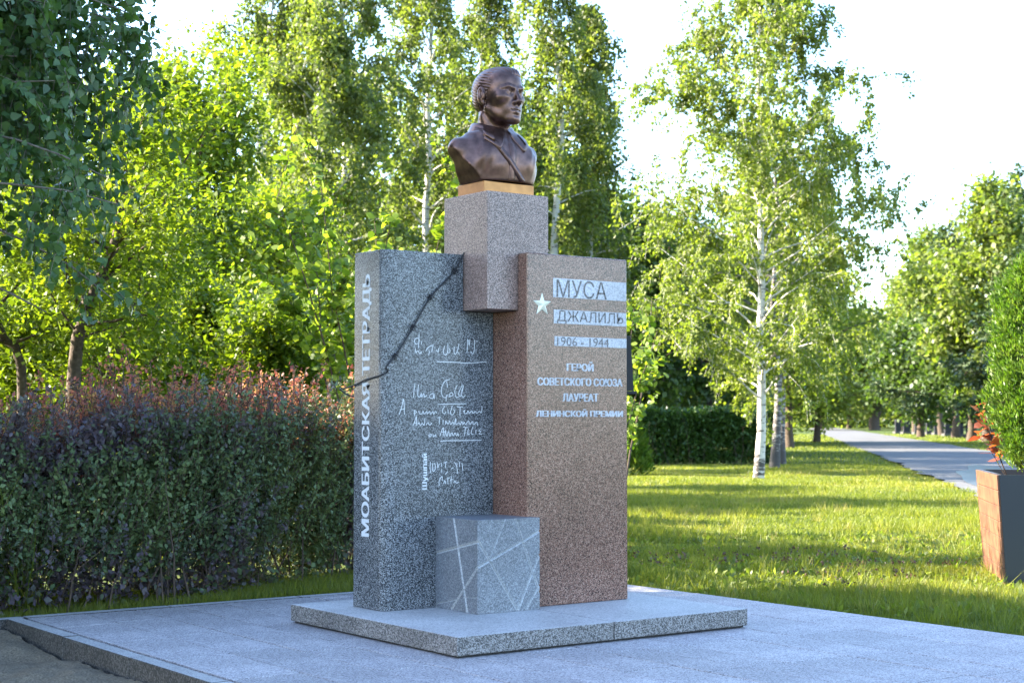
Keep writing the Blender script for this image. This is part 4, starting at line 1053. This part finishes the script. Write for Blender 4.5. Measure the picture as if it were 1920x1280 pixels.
for i in range(1100):
    s = rng.uniform(2.2, 7.0); hz = rng.uniform(0.15, 1.0); p = A+dirv*s+nv*(bfront(s)+0.12*rng.rand()); p[2] = hz*float(bheight(s)); L_ = rng.uniform(0.15, 0.38)+0.2*rng.rand()**2
    lp = limb_path(rng, p, unit(np.array([rng.randn()*0.45, -0.35-0.4*rng.rand(), 0.9])), L_, 4, 0.3, 0.15); tb.add(lp, 0.0025, 3)
    n = int(L_/0.012); q = rng.rand(n)*3.99; qi = q.astype(int); P.append(lp[qi]*(1-(q-qi)[:, None])+lp[qi+1]*(q-qi)[:, None]+rng.randn(n, 3)*0.014)
    TT.append(np.full(n, barb_tint(np.array([s]), np.array([hz]), None, rng)[0]))
tag(tb.build('sprig_stems', M['twig'], bh), kind='stuff'); P = np.concatenate(P); TT = np.concatenate(TT)
V, F = leaf_geo(P, 0.038, rng, -0.3, 0.3, 0.62); c = mesh_np('sprig_leaves', V, F, M['leaf_barberry'], bh, np.clip(TT+0.08*rng.randn(len(F)), 0, 1)); tag(c, kind='stuff')
# tufts of long grass in the hedge
def tuft(label, base, n, H, spread_, seed, mat=M['blade'], wdt=0.009, group='grass tufts in the hedge'):
    rng = np.random.RandomState(seed); base = np.array(base, float); base[2] = float(ground_z(base[0], base[1])); V, F = [], []
    for i in range(n):
        p = base+np.array([rng.randn()*spread_, rng.randn()*spread_, 0]); d = unit(np.array([rng.randn()*0.28, rng.randn()*0.28, 1])); h = H*rng.uniform(0.6, 1.05)
        lp = limb_path(rng, p, d, h, 6, -1.3*rng.rand(), 0.10); b = unit(np.cross(d, rng.randn(3))); k = len(V)
        for j, q in enumerate(lp):
            ww = wdt*(1-(j/6.0)**2)+0.001; V += [q+b*ww/2, q-b*ww/2]
        for j in range(6): F.append((k+2*j, k+2*j+1, k+2*j+3, k+2*j+2))
    o = mesh_np('grass_tuft', np.array(V)-base, F, mat, None, np.repeat(rng.rand(n)*0.7, 6)); o.location = tuple(base)
    return tag(o, label, 'grass', group)
tuft('long-bladed grass tuft growing through the purple leaves', np.array([-2.0, 2.66, 0]), 80, 1.25, 0.12, 95)
tuft('long-bladed grass tuft beside the green part of the hedge', np.array([-1.45, 2.76, 0]), 60, 1.34, 0.09, 96)
tuft('tall thin grass standing above the pink shoots', on_ground(330, 1105)+nv*0.6, 50, 1.62, 0.10, 97)
tuft('tall thin grass near the grey slab above the shoots', on_ground(480, 1092)+nv*0.5, 40, 1.65, 0.12, 98)
tuft('yellowish grass blades beside the spine of the grey slab', on_ground(620, 1085)+nv*0.5, 30, 1.75, 0.07, 99)
# clipped green hedge across the lawn
A2 = px_place(1125, 44.5); B2 = px_place(1462, 46.5)
hedge('clipped_hedge', 'clipped dark green hedge at the far edge of the lawn', A2, B2, 1.3, 1.60, 26000, 0.11, 100, M['leaf_hedge'], lambda s, hz, P, rng: rng.rand(len(s)), 0.03, 90, shellbias=1.3)

# ------------------------------------------------------------------ small conifer and thuja
def thuja(name, label, base, H, R, n, size, seed, prof, mat, parent_cat='shrub', zmin=0.0):
    rng = np.random.RandomState(seed); base = np.array(base, float); root = thing(name, label, parent_cat, base)
    tb = Tubes(); tb.add(np.array([base+[0, 0, 0.002], base+[0.01, 0, H*0.5], base+[0, 0.01, H*0.93]]), [0.03, 0.02, 0.006], 6); P = []; AX = []
    nb_ = n//26
    for i in range(nb_):
        hz = rng.rand()**0.9; az = rng.rand()*2*np.pi; r = R*prof(hz)*(0.55+0.45*rng.rand()**0.5)*(1+0.18*(vnoise(np.array([az*1.6]), np.array([hz*9]), seed)[0]-0.5)*2)
        o = np.array([math.cos(az), math.sin(az), 0]); st_ = base+[0, 0, zmin+hz*(H-zmin)*0.93]; tip = st_+o*r+np.array([0, 0, 0.22*H*0.25+0.06]); 
        P.append(st_+(tip-st_)*(0.45+0.55*rng.rand(26))[:, None]**0.7+rng.randn(26, 3)*size*0.55); AX.append(np.tile(o*0.7+np.array([0, 0, 0.9]), (26, 1)))
        if i % 5 == 0: tb.add(np.array([st_, st_+(tip-st_)*0.85]), [0.006, 0.002], 3)
    tb.build('stem', M['twig'], root); P = np.concatenate(P); AX = np.concatenate(AX)
    V, F = leaf_geo(P, size, rng, -0.2, 0.0, 0.30, axis=AX); tint = np.clip(np.repeat(rng.rand(nb_), 26)*0.7+0.3*rng.rand(len(F)), 0, 1)
    c = mesh_np('foliage', V, F, mat, root, tint); tag(c, kind='stuff'); return root
# planter
pf = on_ground(1887, 1090); pl = on_ground(1848.5, 1061)
e1 = unit((pl-pf)*[1, 1, 0]); e2 = np.array([e1[1], -e1[0], 0.0])
if e2@RT < 0: e2 = -e2
L1 = float(np.linalg.norm((pl-pf)[:2])); W2 = 0.50
PH = 0.87; FL = 0.05; cB = pf+e1*L1/2+e2*W2/2; cB[2] = -0.03
planter = thing('planter', 'long tapered planter of brown boards and dark metal holding a thuja', 'planter', cB)
M['board'] = plain('board', (0.115, 0.045, 0.02), 0.6, noise=0.5, nscale=9, bump=0.15)
M['planter_metal'] = plain('planter_metal', (0.022, 0.026, 0.032), 0.45)
def pcorner(s1, s2, z, grow=0.0):
    p = cB+e1*s1*(L1/2+FL*z/PH+grow)+e2*s2*(W2/2+FL*z/PH+grow); return np.array([p[0], p[1], cB[2]+z])
# dark liner (front, back, right) and boards on the left face
bm = bmesh.new()
lowv = [bm.verts.new(pcorner(a, c, 0.0)) for a, c in ((-1, -1), (1, -1), (1, 1), (-1, 1))]; topv = [bm.verts.new(pcorner(a, c, PH)) for a, c in ((-1, -1), (1, -1), (1, 1), (-1, 1))]
inn = [bm.verts.new(pcorner(a, c, PH, -0.03)) for a, c in ((-1, -1), (1, -1), (1, 1), (-1, 1))]; inl = [bm.verts.new(pcorner(a, c, PH-0.12, -0.03)) for a, c in ((-1, -1), (1, -1), (1, 1), (-1, 1))]
bm.faces.new(lowv[::-1])
for i in range(4):
    j = (i+1) % 4; bm.faces.new((lowv[i], lowv[j], topv[j], topv[i])); bm.faces.new((topv[i], topv[j], inn[j], inn[i])); bm.faces.new((inn[i], inn[j], inl[j], inl[i]))
bmesh.ops.recalc_face_normals(bm, faces=bm.faces); bm_obj('liner', bm, M['planter_metal'], planter)
nbd = 7
for k in range(nbd):
    z0, z1 = 0.012+k*(PH-0.012)/nbd, 0.012+(k+1)*(PH-0.012)/nbd-0.004; bm = bmesh.new()
    q = [(-1, z0), (1, z0), (1, z1), (-1, z1)]
    Fv = [bm.verts.new(pcorner(a, -1, z)-e2*0.001) for a, z in q]; Bv = [bm.verts.new(pcorner(a, -1, z)-e2*0.018) for a, z in q]
    bm.faces.new(Fv); bm.faces.new(Bv[::-1])
    for i in range(4): bm.faces.new((Fv[i], Fv[(i+1) % 4], Bv[(i+1) % 4], Bv[i]))
    bmesh.ops.recalc_face_normals(bm, faces=bm.faces); bmesh.ops.bevel(bm, geom=list(bm.edges), offset=0.002, segments=1, affect='EDGES')
    bm_obj('board', bm, M['board'], planter)
# soil in the planter
gx = np.linspace(-1, 1, 9); V = []
for a in gx:
    for c in gx: p = pcorner(a*0.86, c*0.86, PH-0.07); V.append(p+[0, 0, 0.02*(random.Random(int(a*50+c*700)).random()-0.5)])
gi = np.arange(81).reshape(9, 9); Fq = np.stack([gi[:-1, :-1], gi[1:, :-1], gi[1:, 1:], gi[:-1, 1:]], -1).reshape(-1, 4)
M['bark_mulch'] = plain('bark_mulch', (0.16, 0.075, 0.04), 0.9, noise=0.5, nscale=60, bump=0.8)
mesh_np('soil', V, Fq, M['bark_mulch'], planter)
thuja('thuja_shrub', 'tall columnar thuja growing in the planter', pcorner(-0.35, 0.15, PH-0.075), 1.80, 0.37, 34000, 0.045, 111, lambda s: min(1.0, 0.55+1.8*s) if s < 0.25 else (1.0 if s < 0.7 else max(0.08, 1-((s-0.7)/0.3)**1.6*0.85)), M['leaf_thuja'])
thuja('thuja_shrub', 'small bright conifer peeking out beside the reddish slab', px_place(1170, 37)*[1, 1, 0]+[0, 0, float(ground_z(*px_place(1170, 37)[:2]))], 1.45, 0.75, 9000, 0.14, 112, lambda s: 1.0-0.85*s, M['leaf_thuja'])
# copper-leaved shoot beside the thuja
rng = np.random.RandomState(113); cb = pcorner(0.0, -0.45, PH-0.075); cop = thing('copper_shrub', 'young shrub with copper red leaves at the left of the thuja', 'shrub', cb); tb = Tubes()
sh = np.array([[0, 0, 0], [0.30, 0.3, 0.03], [0.28, 0.6, 0.02], [0, 1.1, -0.05], [-0.28, 0.6, 0.02], [-0.30, 0.3, 0.03]]); cms = [leaf_mesh('leaf', M['leaf_copper'], sh, q) for q in (0.1, 0.5, 0.9)]
for i in range(4):
    lp = limb_path(rng, cb, unit(-RT*(0.30+0.1*i*rng.rand())+np.array([0, 0, 1.0])+rng.randn(3)*0.05), 0.72-0.10*i, 6, 0, 0.12); tb.add(lp, 0.005*(1-0.7*np.linspace(0, 1, 7)), 4)
    for j in range(11):
        p = interp(lp, 0.45+0.55*j/10.0); single_leaf(cms[(i+j) % 3], p, rng.uniform(0.075, 0.12), cop, (rng.uniform(-0.5, 0.9), rng.randn()*0.4, rng.rand()*6.28))
tb.build('stems', M['twig'], cop)

# ------------------------------------------------------------------ beyond the path
for px, D, H, sp, kind, sd_, lab in ((1850, 92, 15.5, 4.2, 'far', 121, 'pale birch crown rising behind the thuja'), (1905, 100, 17.5, 3.2, 'pine', 122, 'dark pine with tiered boughs beyond the path'), (1790, 112, 15.5, 4.8, 'pine', 123, 'green pine between pale crowns beyond the path'),
                                (1765, 128, 17.0, 5.0, 'far', 124, 'pale leafy crown behind the grave stones'), (1715, 138, 14.0, 5.0, 'far', 125, 'rounded light green tree at the bend of the path'), (1725, 116, 8.0, 3.6, 'dark', 126, 'low dark tree shading the grave stones'),
                                (1920, 84, 10.5, 4.0, 'pine', 127, 'low dense pine behind the planter'), (1820, 96, 8.5, 4.0, 'dark', 128, 'dark understorey tree by the grave stones')):
    mt = {'far': M['leaf_far'], 'pine': M['leaf_pine'], 'dark': M['leaf_dark']}[kind]
    make_tree('pine_tree' if kind == 'pine' else 'broadleaf_tree', lab, px_place(px, D), H, 0.28, mt, M['bark_brown'], 12500, 0.34 if kind != 'pine' else 0.26, sd_, first=0.16, spread=sp, nlimb=34, nsub=6,
              up=0.45 if kind != 'pine' else 0.1, curve=0.0 if kind != 'pine' else 0.25, scatter=0.5 if kind != 'pine' else 0.28, group='trees beyond the path', sides=6, clump=0.5,
              profile=(lambda s: 1.0-0.85*s) if kind == 'pine' else None)
ot = on_ground(1640, 806); D_ = float((ot-CAM)@FH)
tp = [ot+[0, 0, -0.1], ot+[0, 0, 1.6], ot+[0.5, -0.4, 3.4], ot+[0.2, 0, 6.0], ot+[-0.4, 0.4, 8.5], ot+[-0.4, 0.2, 11]]
make_tree('broadleaf_tree', 'old tree with thick forked trunk beside the far path', ot*[1, 1, 0], 11, 0.75, M['leaf_birch_far'], M['bark_brown'], 10000, 0.46, 129, first=0.14, spread=6.5, nlimb=20, nsub=7, up=0.6, scatter=0.7, trunkpts=tp, group='trees beyond the path', sides=8)
for px, D, H, sp, sd_ in ((1480, 190, 14, 7, 131), (1540, 210, 14, 7, 132), (1590, 230, 15, 7, 133), (1640, 235, 15.5, 7, 134), (1690, 200, 14, 7, 135)):
    make_tree('broadleaf_tree', 'hazy green tree closing the view at the end of the path', px_place(px, D), H, 0.3, M['leaf_far'], M['bark_brown'], 6500, 0.65, sd_, first=0.05, spread=sp, nlimb=26, nsub=6, up=0.5, scatter=1.0, group='trees closing the view at the end of the path', sides=5, twig=False)
# far wood behind everything
rng = np.random.RandomState(140); n = 76000; px = rng.uniform(-250, 1480, n); D = rng.uniform(78, 92, n); rt_m = rng.rand(n) < 0.28; px = np.where(rt_m, rng.uniform(1440, 2150, n), px); D = np.where(rt_m, rng.uniform(245, 265, n), D)
hz = rng.rand(n)**0.9*(8.5+3.0*vnoise(px/70.0, px*0+2, 141)); tall_m = (~rt_m) & (px > 430) & (px < 1120) & (rng.rand(n) < 0.55); hz = np.where(rt_m, hz*1.35, np.where(tall_m, hz*(1.75+0.35*vnoise(px/40.0, px*0+7, 144)), hz)); lat = (px-960)*D/2928
P = CAM+RT*lat[:, None]+FH*D[:, None]; P[:, 2] = hz+0.1
keep = vnoise(lat*1.1, hz*1.0, 142) > 0.25; V, F = leaf_geo(P[keep], np.where(rt_m[keep], 1.05, 0.50), rng, 0.2, 0.2)
o = mesh_np('far_wood', V, F, M['leaf_birch_far'], None, rng.rand(len(F))); tag(o, 'dense far wood behind the clearing', 'wood', kind='stuff')

# grave stones beyond the path
M['grave'] = plain('grave', (0.02, 0.02, 0.023), 0.65, spec=0.2)
M['grave_base'] = plain('grave_base', (0.06, 0.055, 0.05), 0.8, noise=0.2)
rng = np.random.RandomState(150)
for px, py in ((1684, 812), (1700, 813), (1722, 814), (1742, 814.5), (1757, 815), (1778, 817), (1800, 818.5), (1818, 820), (1848, 824), (1866, 826), (1890, 829)):
    p = on_ground(px, py); D = (p-CAM)@FH; h = rng.uniform(0.85, 1.15)*D/125; wd = rng.uniform(0.45, 0.65)*D/125
    gr = thing('grave_stone', 'dark upright grave stone on the far side of the path', 'grave stone', (p[0], p[1], 0.0), 'grave stones beyond the path')
    a = RT*0.9+FH*0.25; a /= np.linalg.norm(a); bq = np.array([-a[1], a[0], 0])
    def obox(name, hw, hd, z0, z1, mat, taper=1.0):
        bm = bmesh.new(); vs = []
        for z, k in ((z0, 1.0), (z1*0.86+z0*0.14, 1.0), (z1, taper)):
            vs.append([bm.verts.new(p+a*s1*hw*k+bq*s2*hd+np.array([0, 0, z-p[2]])) for s1, s2 in ((-1, -1), (1, -1), (1, 1), (-1, 1))])
        bm.faces.new(vs[0][::-1]); bm.faces.new(vs[-1])
        for l0, l1 in zip(vs[:-1], vs[1:]):
            for i in range(4): bm.faces.new((l0[i], l0[(i+1) % 4], l1[(i+1) % 4], l1[i]))
        bmesh.ops.recalc_face_normals(bm, faces=bm.faces); bm_obj(name, bm, mat, gr)
    obox('plinth', wd*0.75, 0.25, -0.06, 0.2, M['grave_base']); obox('stone', wd*0.5, 0.08, 0.2, h, M['grave'], rng.uniform(0.55, 0.95))

# ------------------------------------------------------------------ grass
def blades(name, label, P, h, wd, seed, mat=M['blade'], tint=None):
    rng = np.random.RandomState(seed); n = len(P); a = rng.rand(n)*2*np.pi; side = np.stack([np.cos(a), np.sin(a), 0*a], 1)
    lean = np.stack([rng.randn(n)*0.35, rng.randn(n)*0.35, np.ones(n)], 1); hh = (h*(0.5+0.9*rng.rand(n)))[:, None] if np.isscalar(h) else (h*(0.5+0.9*rng.rand(n)))[:, None]
    ww = (wd*np.ones(n))[:, None]
    V = np.stack([P-side*ww/2, P+side*ww/2, P+lean*hh], 1).reshape(-1, 3); F = np.arange(3*n).reshape(-1, 3)
    o = mesh_np(name, V, F, mat, None, tint if tint is not None else rng.rand(n)*0.9); return tag(o, label, 'grass', kind='stuff')
rng = np.random.RandomState(160)
def scatter_cam(n, px0, px1, D0, D1, pw=1.0):
    D = D0+(D1-D0)*rng.rand(n)**pw; px = rng.uniform(px0, px1, n); P = CAM+RT*((px-960)*D/2928)[:, None]+FH*D[:, None]; return P, D
P, D = scatter_cam(330000, 1090, 2060, 8.6, 46, 1.35)
ok = ~((P[:, 0] > PU0) & (P[:, 0] < PU1+0.01) & (P[:, 1] < PV1+0.01))
rd = (P-R0)@RN; ok &= ~((rd > 0.05) & (rd < RW-0.05)); P, D = P[ok], D[ok]
P[:, 2] = ground_z(P[:, 0], P[:, 1])-0.004
pt = vnoise(P[:, 0]*0.9, P[:, 1]*0.9, 161); h = (0.03+0.10*pt**2)*np.interp(D, [10, 20, 46], [1.0, 1.0, 0.75])
tint = np.clip(0.15+0.75*vnoise(P[:, 0]*0.6+9, P[:, 1]*0.6, 162)+0.22*rng.randn(len(P)), 0, 1)
blades('lawn_grass', 'short green lawn grass right of the plaza', P, h, np.interp(D, [10, 20, 46], [0.007, 0.013, 0.03]), 163, tint=tint)
P, D = scatter_cam(60000, 1400, 2400, 40, 140, 1.3); rd = (P-R0)@RN; P, D = P[~((rd > 0.05) & (rd < RW-0.05))], D[~((rd > 0.05) & (rd < RW-0.05))]; P[:, 2] = ground_z(P[:, 0], P[:, 1])-0.004
blades('verge_grass', 'grass verges along the far path', P, 0.07, np.interp(D, [40, 140], [0.03, 0.09]), 164)
P = np.stack([rng.uniform(-4.5, 3.0, 60000), PV1+0.012+rng.rand(60000)*1.25, np.zeros(60000)], 1); P[:, 2] = ground_z(P[:, 0], P[:, 1])-0.004
blades('strip_grass', 'grass strip between the plaza and the barberry hedge', P, 0.075, 0.007, 165)
Pc, Dc = scatter_cam(700, 1150, 2040, 9.5, 34, 1.2); ok = ~((Pc[:, 0] < PU1+0.12) & (Pc[:, 1] < PV1+0.12)); rd = (Pc-R0)@RN; Pc = Pc[ok & (rd < -0.2)]
P = np.repeat(Pc, 26, 0)+np.concatenate([rng.randn(len(Pc)*26, 2)*0.045, np.zeros((len(Pc)*26, 1))], 1); P[:, 2] = ground_z(P[:, 0], P[:, 1])-0.004
blades('rough_grass', 'taller rough grass clumps in the lawn', P, 0.13, 0.008, 166, tint=np.repeat(rng.rand(len(Pc)), 26))
# broad weed leaves and dry clover heads in the near lawn
P, D = scatter_cam(4200, 1180, 1980, 10.5, 18, 1.0); ok = ~((P[:, 0] > PU0) & (P[:, 0] < PU1+0.03) & (P[:, 1] < PV1+0.03)); P = P[ok]; P[:, 2] = ground_z(P[:, 0], P[:, 1])+0.02
V, F = leaf_geo(P, 0.055, rng, -0.3, 0.9, 0.6); o = mesh_np('weed_leaves', V, F, M['leaf_birch'], None, rng.rand(len(F))); tag(o, 'broad weed leaves scattered in the near lawn', 'weeds', kind='stuff')
P, D = scatter_cam(380, 1180, 1900, 12.0, 15.5, 1.0); kk = vnoise(P[:, 0]*1.1, P[:, 1]*1.1, 170) > 0.5; P = P[kk]; ok = ~((P[:, 0] < PU1+0.03) & (P[:, 1] < PV1+0.03)); P = P[ok]
P = np.repeat(P, 4, 0); P[:, 2] = ground_z(P[:, 0], P[:, 1])+0.06+0.03*rng.rand(len(P)); P[:, :2] += rng.randn(len(P), 2)*0.006
V, F = leaf_geo(P, 0.022, rng, 0.0, 0.0, 0.9); o = mesh_np('clover_heads', V, F, M['clover'], None, rng.rand(len(F))); tag(o, 'dry reddish clover heads in the near lawn', 'clover', kind='stuff')
